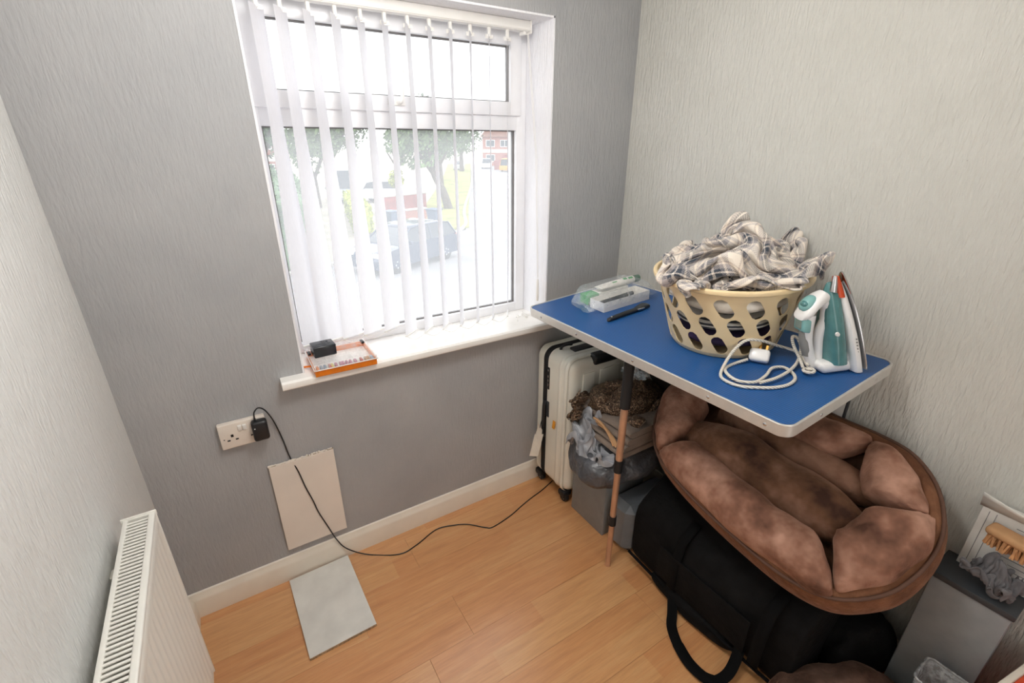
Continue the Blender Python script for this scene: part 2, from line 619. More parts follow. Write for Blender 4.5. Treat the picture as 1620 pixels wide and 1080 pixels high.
def add_tube(bm, pts, r, n=8, closed=False, caps=True, flat=None):
    P = [Vector(p) for p in pts]
    L = len(P)
    rr = r if isinstance(r, (list, tuple)) else [r] * L
    rings = []
    nrm = None
    for i in range(L):
        if closed:
            t = P[(i + 1) % L] - P[i - 1]
        else:
            t = P[min(i + 1, L - 1)] - P[max(i - 1, 0)]
        if t.length < 1e-9:
            t = Vector((0, 0, 1))
        t.normalize()
        if nrm is None:
            a = Vector((0, 0, 1)) if abs(t.z) < 0.9 else Vector((1, 0, 0))
            nrm = (a - t * a.dot(t)).normalized()
        else:
            nrm = nrm - t * nrm.dot(t)
            if nrm.length < 1e-6:
                nrm = t.orthogonal()
            nrm.normalize()
        bn = t.cross(nrm)
        ring = []
        for k in range(n):
            a = 2 * PI * k / n
            f = flat if flat else 1.0
            ring.append(bm.verts.new(P[i] + nrm * math.cos(a) * rr[i] * f + bn * math.sin(a) * rr[i]))
        rings.append(ring)
    R = range(L) if closed else range(L - 1)
    for i in R:
        A, B = rings[i], rings[(i + 1) % L]
        for k in range(n):
            bm.faces.new((A[k], A[(k + 1) % n], B[(k + 1) % n], B[k]))
    if caps and not closed:
        bm.faces.new(rings[0][::-1])
        bm.faces.new(rings[-1])
    return bm


def tube(pts, r, n=8, closed=False, flat=None):
    return add_tube(new(), pts, r, n, closed, True, flat)


def add_lathe(bm, prof, n=32, m=None):
    rings = []
    for r, z in prof:
        if r < 1e-6:
            p = Vector((0, 0, z))
            rings.append([bm.verts.new(m @ p if m else p)])
        else:
            ring = []
            for k in range(n):
                a = 2 * PI * k / n
                p = Vector((r * math.cos(a), r * math.sin(a), z))
                ring.append(bm.verts.new(m @ p if m else p))
            rings.append(ring)
    for A, B in zip(rings, rings[1:]):
        for k in range(n):
            a0, a1 = A[k % len(A)], A[(k + 1) % len(A)]
            b0, b1 = B[k % len(B)], B[(k + 1) % len(B)]
            vs = []
            for v in (a0, a1, b1, b0):
                if v not in vs:
                    vs.append(v)
            if len(vs) > 2:
                bm.faces.new(vs)
    return bm


def add_grid(bm, rows, cu=False, cv=False):
    V = [[bm.verts.new(p) for p in r] for r in rows]
    nu, nv = len(V), len(V[0])
    for i in range(nu if cu else nu - 1):
        for j in range(nv if cv else nv - 1):
            q = (V[i][j], V[(i + 1) % nu][j], V[(i + 1) % nu][(j + 1) % nv], V[i][(j + 1) % nv])
            try:
                bm.faces.new(q)
            except ValueError:
                pass
    return V


def add_loft(bm, secs, caps=True):
    V = add_grid(bm, secs, False, True)
    if caps:
        bm.faces.new(V[0][::-1])
        bm.faces.new(V[-1])
    return bm


def sell(cx, cy, a, b, p, n=20):
    """superellipse section points"""
    o = []
    for k in range(n):
        t = 2 * PI * k / n
        c, s = math.cos(t), math.sin(t)
        o.append((cx + a * math.copysign(abs(c) ** (2 / p), c), cy + b * math.copysign(abs(s) ** (2 / p), s)))
    return o


def add_blob(bm, c, r, p=2.4, nu=22, nv=14, amp=0.0, freq=6.0, seed=0.0, rot=None, fold=0.0):
    """superellipsoid with lumps; poles on local X"""
    c = Vector(c)
    rows = []
    for i in range(1, nv):
        th = -PI / 2 + PI * i / nv
        row = []
        for k in range(nu):
            ph = 2 * PI * k / nu

            def sp(v):
                return math.copysign(abs(v) ** (2 / p), v)
            q = Vector((r[0] * sp(math.sin(th)), r[1] * sp(math.cos(th)) * sp(math.cos(ph)), r[2] * sp(math.cos(th)) * sp(math.sin(ph))))
            if amp:
                s = q * freq + Vector((seed, seed * 1.7, seed * .3))
                d = noise.noise(s) + 0.5 * noise.noise(s * 2.1)
                if fold:
                    d += fold * abs(noise.noise(s * 1.3 + Vector((9, 2, 4))))
                q = q + q.normalized() * d * amp
            if rot is not None:
                q = rot @ q
            row.append(c + q)
        rows.append(row)
    V = add_grid(bm, rows, False, True)
    for ring, sgn in ((V[0], -1), (V[-1], 1)):
        mid = sum((v.co for v in ring), Vector()) / len(ring)
        pv = bm.verts.new(mid)
        for k in range(nu):
            a, b2 = ring[k], ring[(k + 1) % nu]
            bm.faces.new((pv, b2, a) if sgn < 0 else (pv, a, b2))
    return bm


MATS = {}


def fin(o, me, mat, smooth):
    if isinstance(mat, (list, tuple)):
        for x in mat:
            me.materials.append(M[x])
    else:
        me.materials.append(M[mat])
    if smooth:
        for p in me.polygons:
            p.use_smooth = True
        me.set_sharp_from_angle(angle=math.radians(smooth if smooth > 1 else 40))


def obj(name, bm, mat, parent=None, smooth=40, world=False, kind=None, label=None):
    bmesh.ops.recalc_face_normals(bm, faces=bm.faces)
    if parent is not None and world:
        bm.transform(MATS[parent.name].inverted())
    me = bpy.data.meshes.new(name)
    bm.to_mesh(me)
    bm.free()
    o = bpy.data.objects.new(name, me)
    COL.objects.link(o)
    fin(o, me, mat, smooth)
    if parent is not None:
        o.parent = parent
        MATS[o.name] = MATS.get(parent.name, Matrix.Identity(4))
    else:
        MATS[o.name] = Matrix.Identity(4)
    if kind:
        o['kind'] = kind
    if label:
        o['label'] = label
    return o


def tag(o, label, cat_, group=None):
    o['label'] = label
    o['category'] = cat_
    if group:
        o['group'] = group
    return o


def thing(name, label, cat_, loc=(0, 0, 0), rotz=0.0, group=None, mat=None):
    o = bpy.data.objects.new(name, None)
    COL.objects.link(o)
    o.empty_display_size = 0.05
    m = mat if mat is not None else Matrix.Translation(loc) @ Matrix.Rotation(rotz, 4, 'Z')
    o.matrix_world = m
    MATS[o.name] = m.copy()
    return tag(o, label, cat_, group)


def struct(name, bm, mat, parent=None, smooth=40):
    return obj(name, bm, mat, parent, smooth, kind='structure' if parent is None else None)


def link_copy(o, parent=None, name=None):
    c = o.copy()
    COL.objects.link(c)
    if parent is not None:
        c.parent = parent
    return c


def subsurf(o, lv=1):
    s = o.modifiers.new('smooth', 'SUBSURF')
    s.levels = s.render_levels = lv
    return o


# ------------------------------------------------------------------ room shell
XL, XR, YB, YF, ZC = -0.362, 1.685, 1.69, -0.78, 2.36
WX0, WX1, WZ0, WZ1 = 0.166, 1.245, 0.862, 2.10

fl = struct('floor', bx(XL, XR, YF, YB, -0.08, -0.011), 'sub', smooth=0)
rnd = random.Random(4)
row0 = 1.067
k = -10
while True:
    y0 = row0 + 0.19 * k
    if y0 >= YB:
        break
    y1 = min(y0 + 0.19, YB)
    if y1 > YF:
        y0c = max(y0, YF)
        xs = 0.332 if k == -1 else XL - rnd.uniform(0.1, 1.15)
        while xs > XL:
            xs -= 1.2
        while xs < XR:
            a, b = max(xs, XL), min(xs + 1.2, XR)
            if b - a > 0.01:
                obj('plank', bx(a + .0003, b - .0003, y0c + .0003, y1 - .0003, -0.011, 0.0, 0.0005), 'floor', fl, 0)
            xs += 1.2
    k += 1

b = bx(XL - .1, WX0, YB, YB + .29, -.08, ZC)
abx(b, WX1, XR + .1, YB, YB + .29, -.08, ZC)
abx(b, WX0, WX1, YB, YB + .29, -.08, WZ0)
abx(b, WX0, WX1, YB, YB + .29, WZ1, ZC)
struct('wall_back', b, 'wall_grey', smooth=0)
struct('wall_left', bx(XL - .1, XL, YF, YB, -.08, ZC), 'wall_white', smooth=0)
struct('wall_right', bx(XR, XR + .1, YF, YB, -.08, ZC), 'wall_white_dim', smooth=0)
struct('wall_front', bx(XL - .1, XR + .1, YF - .1, YF, -.08, ZC), 'wall_white', smooth=0)
struct('ceiling', bx(XL - .1, XR + .1, YF - .1, YB + .29, ZC, ZC + .1), 'ceiling', smooth=0)
# white painted reveals of the window opening
struct('trim_1', bx(WX0 - .0005, WX0 + .006, YB - .002, YB + .21, WZ0 + .03, WZ1), 'reveal', smooth=0)
struct('trim_2', bx(WX1 - .006, WX1 + .0005, YB - .002, YB + .21, WZ0 + .03, WZ1), 'reveal', smooth=0)
struct('trim_3', bx(WX0, WX1, YB - .002, YB + .21, WZ1 - .006, WZ1 + .0005), 'reveal', smooth=0)


def skirting(name, p0, p1, nrm):
    prof = [(0, 0), (.017, 0), (.017, .078), (.014, .088), (.009, .096), (.006, .108), (0, .111)]
    p0, p1, nrm = Vector(p0), Vector(p1), Vector(nrm)
    bm = new()
    add_loft(bm, [[p + nrm * d + Vector((0, 0, z)) for d, z in prof] for p in (p0, p1)])
    return struct(name, bm, 'cream_gloss', smooth=25)


skirting('baseboard_back', (XL, YB, 0), (XR, YB, 0), (0, -1, 0))
skirting('baseboard_left', (XL, YF, 0), (XL, YB - .017, 0), (1, 0, 0))
skirting('baseboard_right', (XR, YF, 0), (XR, YB - .017, 0), (-1, 0, 0))

# ------------------------------------------------------------------ window sill
b = new()
prof = [(YB + .2, .862), (YB - .045, .862), (YB - .052, .868), (YB - .054, .879), (YB - .052, .889), (YB - .044, .895), (YB + .2, .895)]
abx(b, WX0 + .001, WX1 - .001, YB + .0002, YB + .19, .864, .895)
add_loft(b, [[Vector((x, min(y, YB - .0), z)) for y, z in prof] for x in (.088, 1.335)])
struct('window_sill', b, 'gloss_white', smooth=35)

# ------------------------------------------------------------------ window
win = bpy.data.objects.new('window_1', None)
COL.objects.link(win)
win['kind'] = 'structure'
MATS['window_1'] = Matrix.Identity(4)
FY, BY = 1.87, 1.94


def frame_rect(bm, x0, x1, z0, z1, X0, X1, Z0, Z1, y0, y1, bev=.004):
    """rectangular frame: outer x0..x1,z0..z1, opening X0..X1,Z0..Z1"""
    abx(bm, x0, X0, y0, y1, z0, z1, bev, 2)
    abx(bm, X1, x1, y0, y1, z0, z1, bev, 2)
    abx(bm, X0 - .003, X1 + .003, y0, y1, z0, Z0, bev, 2)
    abx(bm, X0 - .003, X1 + .003, y0, y1, Z1, z1, bev, 2)
    return bm


fb = frame_rect(new(), WX0 + .006, WX1 - .006, .895, 2.094, .200, 1.190, .937, 1.712, FY, BY)
for x0, x1 in ((.172, .2), (1.19, 1.239)):
    pass
bm2 = new()
# upper opening cut: build frame as lower light + upper light pieces
fb.free()
fb = new()
abx(fb, WX0 + .006, .200, FY, BY, .895, 2.094, .004, 2)
abx(fb, 1.190, WX1 - .006, FY, BY, .895, 2.094, .004, 2)
abx(fb, .198, 1.192, FY, BY, .895, .937, .004, 2)
abx(fb, .198, 1.192, FY, BY, 1.712, 1.775, .004, 2)
abx(fb, .198, 1.192, FY, BY, 2.06, 2.094, .004, 2)
obj('frame', fb, 'upvc', win, 30)
sash = obj('sash', frame_rect(new(), .188, 1.206, 1.768, 2.078, .232, 1.153, 1.820, 2.022, FY - .014, FY + .03, .005), 'upvc', win, 30)


def gasket(x0, x1, z0, z1, y0, parent):
    g = new()
    t = .004
    abx(g, x0, x1, y0, y0 + .02, z1 - t, z1)
    abx(g, x0, x1, y0, y0 + .02, z0, z0 + t)
    abx(g, x0, x0 + t, y0, y0 + .02, z0 + t, z1 - t)
    abx(g, x1 - t, x1, y0, y0 + .02, z0 + t, z1 - t)
    obj('gasket', g, 'gasket', parent, 0, label='dark rubber gasket round the glass')


gasket(.200, 1.190, .937, 1.712, FY + .018, win)
gasket(.232, 1.153, 1.820, 2.022, FY + .004, sash)
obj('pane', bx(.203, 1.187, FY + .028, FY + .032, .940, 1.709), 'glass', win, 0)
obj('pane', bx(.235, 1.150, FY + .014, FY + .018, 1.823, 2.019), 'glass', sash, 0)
b = bx(.628, .692, FY - .022, FY - .014, 1.788, 1.812, .003, 2)
add_tube(b, cat([(.664, FY - .026, 1.80), (.672, FY - .040, 1.806), (.676, FY - .046, 1.84), (.680, FY - .046, 1.90)], 5), [.009] * 5 + [.007] * 11, 8)
obj('handle', b, 'white_plastic', sash, 40)

# ------------------------------------------------------------------ vertical blind
bl = thing('vertical_blind', 'white fabric vertical blind hanging in the window above the sill', 'blind', (.7, 1.79, 2.09))
b = bx(.19, 1.19, 1.772, 1.808, 2.058, 2.094, .004, 2)
abx(b, .19, 1.19, 1.768, 1.772, 2.062, 2.07)
obj('headrail', b, 'white_plastic', bl, 30, world=True)
b = bx(1.19, 1.196, 1.768, 1.812, 2.052, 2.096, .002, 2)
abx(b, 1.160, 1.172, 1.772, 1.806, 2.046, 2.058, .002)
obj('end_cap', b, 'white_plastic', bl, 30, world=True)
phb = [76, 76, 72, 68, 60, 52, 45, 40, 37, 35, 34, 33]
bots = []
for i in range(12):
    xc = (.2215 + .0795 * i) if i else .236
    zb = .952 if i < 5 else .916
    zt = 2.032
    rows = []
    NU, NV = 7, 22
    for r in range(NV):
        t = r / (NV - 1)
        z = zt + (zb - zt) * t
        tw = 0.0 if t < .22 else (t - .22) / .78
        tw = tw * tw * (3 - 2 * tw)
        ph = math.radians(32 + (phb[i] - 32) * tw)
        d = Vector((math.sin(ph), math.cos(ph), 0))
        nn = Vector((math.cos(ph), -math.sin(ph), 0))
        row = []
        for q in range(NU):
            u = (q / (NU - 1) - .5)
            cur = .006 * (1 - 4 * u * u) * (.4 + .6 * math.sin(t * 5 + i))
            row.append(Vector((xc, 1.79, z)) + d * u * .089 + nn * cur)
        rows.append(row)
    bots.append((rows[-1][0].copy(), rows[-1][-1].copy(), xc))
    g = new()
    add_grid(g, rows)
    s = obj('slat', g, 'slat', bl, 180, world=True)
    w = new()
    a0, a1 = bots[-1][0], bots[-1][1]
    add_tube(w, [a0 + Vector((0, 0, .006)), a1 + Vector((0, 0, .006))], .004, 6, flat=None)
    obj('weight', w, 'white_plastic', s, 40, world=True)
    h = bx(xc - .006, xc + .006, 1.784, 1.796, 2.026, 2.060, .002)
    abx(h, xc - .016, xc + .016, 1.7885, 1.7915, 2.022, 2.034)
    obj('hanger', h, 'white_plastic', s, 30, world=True)
b = new()
for e in (0, 1):
    for i in range(11):
        p, q = bots[i][e], bots[i + 1][e]
        mid = (p + q) / 2 + Vector((0, 0, -.014 if abs(p.z - q.z) < .01 else 0))
        mid.z = max(mid.z, .90)
        add_tube(b, cat([p + Vector((0, 0, .006)), mid, q + Vector((0, 0, .006))], 4), .0011, 5)
obj('bottom_chain', b, 'white_plastic', bl, 40, world=True)
b = new()
add_tube(b, [(1.178, 1.775, 2.05), (1.205, 1.74, 1.6), (1.214, 1.722, 1.09)], .0012, 5)
add_tube(b, [(1.183, 1.775, 2.05), (1.211, 1.74, 1.6), (1.218, 1.722, 1.09)], .0012, 5)
pcord = obj('pull_cord', b, 'white_plastic', bl, 40, world=True)
obj('cord_weight', add_lathe(new(), [(0, 1.085), (.004, 1.085), (.0065, 1.075), (.007, .99), (.005, .982), (0, .982)], 12, Matrix.Translation((1.216, 1.722, 0))), 'white_plastic', pcord, 50, world=True)
b = new()
rc = random.Random(3)
for q in range(7):
    p0 = Vector((1.16 + rc.uniform(-.03, .03), 1.76 + rc.uniform(-.03, .03), .899))
    add_tube(b, cat([p0, p0 + Vector((rc.uniform(-.03, .03), rc.uniform(-.03, .03), rc.uniform(.004, .02))), p0 + Vector((rc.uniform(-.04, .04), rc.uniform(-.04, .04), .001))], 5), .0016, 5)
tag(obj('tangled_cord', b, 'white_plastic'), 'tangled white blind cord lying on the sill near the table corner', 'cord')

# ------------------------------------------------------------------ orange organiser box on the sill
BM = Matrix.Translation((.310, 1.722, .895)) @ Matrix.Rotation(math.radians(-1.0), 4, 'Z')
org = thing('organiser_box', 'shallow orange organiser box with a clear lid on the window sill', 'box', mat=BM)
hx, hy = .109, .098
obj('floor_tray', bx(-hx + .003, hx - .003, -hy + .003, hy - .003, .0012, .0034), 'white_plastic', org, 0, label='pale inner tray')
b = bx(-hx, hx, -hy, hy, 0, .0012)
for x0, x1, y0, y1 in ((-hx, -hx + .003, -hy, hy), (hx - .003, hx, -hy, hy), (-hx + .003, hx - .003, -hy, -hy + .003), (-hx + .003, hx - .003, hy - .003, hy)):
    abx(b, x0, x1, y0, y1, .0, .024)
for q in range(9):
    abx(b, -hx + .012 + q * .024, -hx + .018 + q * .024, -hy - .0015, -hy + .001, .002, .02)
obj('tray', b, 'orange', org, 30)
b = bx(-hx + .006, hx - .006, -.002, .0, .004, .03)
for x in (-.06, -.02, .03, .07):
    abx(b, x - .001, x + .001, -hy + .004, hy - .004, .004, .03)
obj('divider', b, 'lid', org, 0)
b = bx(-hx - .002, hx + .002, -hy - .002, hy + .002, .036, .0385, .001)
for x0, x1, y0, y1 in ((-hx - .002, -hx, -hy - .002, hy + .002), (hx, hx + .002, -hy - .002, hy + .002), (-hx, hx, -hy - .002, -hy), (-hx, hx, hy, hy + .002)):
    abx(b, x0, x1, y0, y1, .0245, .037)
obj('lid', b, 'lid', org, 0)
b = new()
for x0, x1, y0, y1 in ((-hx - .004, hx + .004, -hy - .004, -hy - .001), (-hx - .004, -hx - .001, -hy - .004, hy + .004), (hx + .001, hx + .004, -hy - .004, hy + .004)):
    abx(b, x0, x1, y0, y1, .0235, .0262)
obj('lid_rim', b, 'white_plastic', org, 0)
for x, y in ((-hx + .004, .035), (hx - .014, .05)):
    b = bx(x - .006, x + .006, y - .018, y + .018, .0385, .044, .002)
    abx(b, x - .004, x + .004, y - .024, y - .012, .044, .050, .001)
    obj('latch', b, 'black_plastic', org, 30)
b = tube(cat([(-hx - .001, -.02, .012), (-hx - .020, -.01, .010), (-hx - .034, .0, .006)], 4), .004, 6)
obj('handle', b, 'orange', org, 40)
cols = [('orange', 'orange'), ('blue_grey', 'blue grey'), ('blue_grey', 'blue grey'), ('red', 'red'), ('yellow', 'yellow'), ('pink', 'pink'), ('pink', 'pink'), ('pink', 'pink'),
        ('pink', 'pink'), ('pink', 'pink'), ('pink', 'pink'), ('white_plastic', 'white'), ('red', 'red'), ('tan', 'tan'), ('tan', 'tan'), ('blue_grey', 'blue grey')]
where = ['first from the left', 'second from the left', 'third from the left', 'beside the yellow one', 'between red and pink ones', 'first of the six pink', 'second of the six pink', 'third of the six pink', 'fourth of the six pink', 'fifth of the six pink', 'last of the six pink', 'just right of the pink ones', 'in the right compartment', 'beside the right red one', 'second in from the right corner', 'in the right front corner']
for q, (mt, cn) in enumerate(cols):
    x = -.097 + q * .0129
    if any(abs(x - d) < .0075 for d in (-.06, -.02, .03, .07)):
        x += .004
    m = BM @ Matrix.Translation((x, -.075, .0036))
    t = thing('cable_connector', '%s cable connector in the orange box front row, %s' % (cn, where[q]), 'connector', group='cable connectors in the organiser box', mat=m)
    b = bx(-.0045, .0045, -.016, .016, 0, .022, .002, 2)
    obj('sleeve', b, mt, t, 30)
    obj('ferrule', bx(-.0028, .0028, .016, .024, .004, .016, .001), 'steel', t, 30)

# black adapter cube on the box
ad = thing('plug_adapter', 'black cube travel plug adapter lying on the clear lid of the orange box', 'adapter', mat=BM @ Matrix.Translation((-.056, .012, .0386)) @ Matrix.Rotation(math.radians(4), 4, 'Z'))
obj('body', bx(-.040, .040, -.032, .032, 0, .042, .004, 3), 'satin_black', ad, 30)
b = new()
for x, y, sx, sy in ((-.014, -.004, .026, .005), (.018, .012, .008, .006), (.022, -.006, .008, .006), (.0, .020, .006, .010)):
    abx(b, x - sx / 2, x + sx / 2, y - sy / 2, y + sy / 2, .0405, .0424)
obj('socket_slot', b, 'black_plastic', ad, 0)

# ------------------------------------------------------------------ double socket and charger
sk = thing('wall_socket', 'white double wall socket on the grey wall under the sill', 'socket', (-.058, YB, .730))
b = bx(-.073, .073, -.022, 0, -.048, .048, .004, 3)
obj('faceplate', b, 'socket', sk, 30)
for x, sgn in ((-.030, 1), (.042, 1)):
    b = new()
    abx(b, x - .004 - .005, x + .004 - .005, -.0228, -.021, -.004, .006)
    abx(b, x - .005 - .017, x - .005 - .008, -.0228, -.021, -.018, -.013)
    abx(b, x - .005 + .008, x - .005 + .017, -.0228, -.021, -.018, -.013)
    obj('pin_hole', b, 'black_plastic', sk, 0)
b = bx(-.0625, -.0585, -.0228, -.021, -.010, -.007)
obj('screw', b, 'black_plastic', sk, 0)
for x in (-.008, .007):
    b = box((x, -.024, .024), (.012, .006, .022), .0015, 2, Matrix.Rotation(math.radians(8), 4, 'X'))
    obj('switch', b, 'white_plastic', sk, 30)

ch = thing('charger', 'black plug charger in the wall socket with a thin cable trailing across the floor', 'charger', (-.006, 1.668, .738))
b = bx(-.025, .025, -.034, .0, -.040, .036, .009, 3)
obj('body', b, 'black_plastic', ch, 40)
obj('plug_pin', box((0, -.0, .0), (.012, .0, .0), 0), 'brass', ch, 0) if False else None
b = add_lathe(new(), [(0, 0), (.004, 0), (.0036, .008), (.0024, .016), (0, .016)], 10, Matrix.Translation((-.010, -.014, .034)))
obj('strain_relief', b, 'black_plastic', ch, 50)
obj('led', bx(-.018, -.014, -.0347, -.0338, .012, .016, .001), 'white_plastic', ch, 30, label='small white indicator')
wall = [(-.008 - .008, 1.654, .785), (-.013, 1.653, .805), (.002, 1.655, .818), (.020, 1.664, .800), (.036, 1.676, .755), (.048, 1.683, .70), (.058, 1.686, .636), (.066, 1.686, .571), (.084, 1.675, .500), (.097, 1.6745, .422), (.114, 1.6745, .344), (.125, 1.6745, .281),
        (.150, 1.675, .190), (.172, 1.670, .114), (.206, 1.662, .05), (.285, 1.628, .003), (.397, 1.561, .003), (.48, 1.57, .003), (.591, 1.608, .003), (.67, 1.59, .003), (.731, 1.559, .003), (.79, 1.50, .003), (.824, 1.482, .003), (.93, 1.50, .003),
        (1.018, 1.529, .003), (1.09, 1.55, .003), (1.165, 1.568, .003), (1.26, 1.60, .003)]
obj('cable', tube(cat(wall, 6), .0026, 6), 'black_plastic', ch, 60, world=True)

# ------------------------------------------------------------------ white boards
wp = thing('wall_board', 'white board fixed over the grey wall below the socket', 'board', (.105, YB, .148))
obj('face', bx(-.115, .116, -.0125, -.010, 0, .404, .0006), 'panel_white', wp, 0)
obj('core', bx(-.115, .116, -.010, 0, 0, .404), 'chip', wp, 0)
b = new()
rc = random.Random(5)
for q in range(26):
    x = -.112 + q * .0088
    add_box(b, (x, -.006 + rc.uniform(-.003, .002), .404 + rc.uniform(0, .003)), (rc.uniform(.006, .014), .006, rc.uniform(.003, .008)), .001)
obj('broken_edge', b, 'panel_white', wp, 30, label='rough broken top edge')
fp = thing('loose_board', 'loose stained white board lying on the floor against the skirting', 'board', (.09, 1.48, 0), math.radians(1.5))
obj('face', bx(-.118, .118, -.196, .183, .0105, .013, .0006), 'panel_dirty', fp, 0)
obj('core', bx(-.118, .118, -.196, .183, 0.0002, .0105), 'chip', fp, 0)

# ------------------------------------------------------------------ radiator on the left wall
rad = thing('radiator', 'white panel radiator with a slotted top grille on the left wall', 'radiator', (-.298, .55, .20))
RX0, RX1, RY0, RY1, RZ0, RZ1 = -.332, -.268, -.20, 1.25, .20, .815
# fluted front panel
rows = []
NY = 44 * 6
for j in range(NY + 1):
    y = RY0 + .012 + (RY1 - RY0 - .024) * j / NY
    ph = (j % 6) / 6.0
    d = .006 * (0 if ph in (0,) else 1) if False else .0055 * (0.5 - 0.5 * math.cos(2 * PI * ph)) ** .6
    r = []
    for z, kx in ((RZ0 + .006, 0), (RZ0 + .03, 0), (RZ0 + .055, 1), (RZ1 - .06, 1), (RZ1 - .035, 0), (RZ1 - .008, 0), (RZ1, -.4)):
        r.append(Vector((RX1 - d * max(kx, 0) - (.004 if kx < 0 else 0) - (.003 if z < RZ0 + .01 else 0), y, z)))
    rows.append(r)
b = new()
add_grid(b, rows)
obj('front_panel', b, 'radiator', rad, 60, world=True)
obj('back_panel', bx(RX0, RX0 + .004, RY0 + .01, RY1 - .01, RZ0 + .005, RZ1 - .01, .001), 'radiator', rad, 0, world=True)
for y0, y1 in ((RY0, RY0 + .008), (RY1 - .010, RY1 - .002)):
    b = bx(RX0 - .001, RX1 + .001, y0, y1, RZ0 + .004, RZ1 + .001, .003, 2)
    if y1 > 0:
        abx(b, RX0 - .006, RX1 + .002, y1 - .004, y1 + .002, RZ1 - .012, RZ1 + .004, .002, 2)
    obj('side_panel', b, 'radiator', rad, 30, world=True)
b = bx(RX0 - .001, RX0 + .010, RY0 + .006, RY1 - .008, RZ1 - .012, RZ1 + .001, .003, 2)
abx(b, RX1 - .014, RX1, RY0 + .006, RY1 - .008, RZ1 - .010, RZ1 + .002, .004, 3)
obj('top_rail', b, 'radiator', rad, 30, world=True)
bar = None
nb = int((RY1 - .02 - RY0) / .0115)
for q in range(nb):
    y = RY1 - .022 - q * .0115
    if bar is None:
        bar = obj('grille_bar', bx(RX0 + .009, RX1 - .013, -.0030, .0030, -.004, .0, .001), 'radiator', rad, 30)
        for v in bar.data.vertices:
            v.co.x -= rad.location.x
        o = bar
    else:
        o = link_copy(bar, rad)
    o.location = (0, y - .55, RZ1 - .20)
b = new()
for q in range(36):
    y = RY0 + .03 + q * .04
    abx(b, RX0 + .006, RX1 - .010, y, y + .0015, RZ0 + .03, RZ1 - .045)
obj('convector_fins', b, 'radiator', rad, 0, world=True)
for y in (RY1 - .12, .1):
    obj('bracket', bx(XL, RX0, y, y + .03, RZ1 - .10, RZ1 - .06, .002), 'radiator', rad, 30, world=True)

# ------------------------------------------------------------------ white batten on the right wall under the table
bt = thing('wall_batten', 'white board edge standing against the right wall under the table corner', 'board', (XR - .026, .60, 0))
obj('face', bx(-.005, .007, -.040, .20, 0, .95, .001), 'white_plastic', bt, 0)
obj('edge_strip', bx(-.006, .007, -.046, -.040, 0, .95, .001), 'dark_grey_plastic', bt, 0, label='dark grey edge')


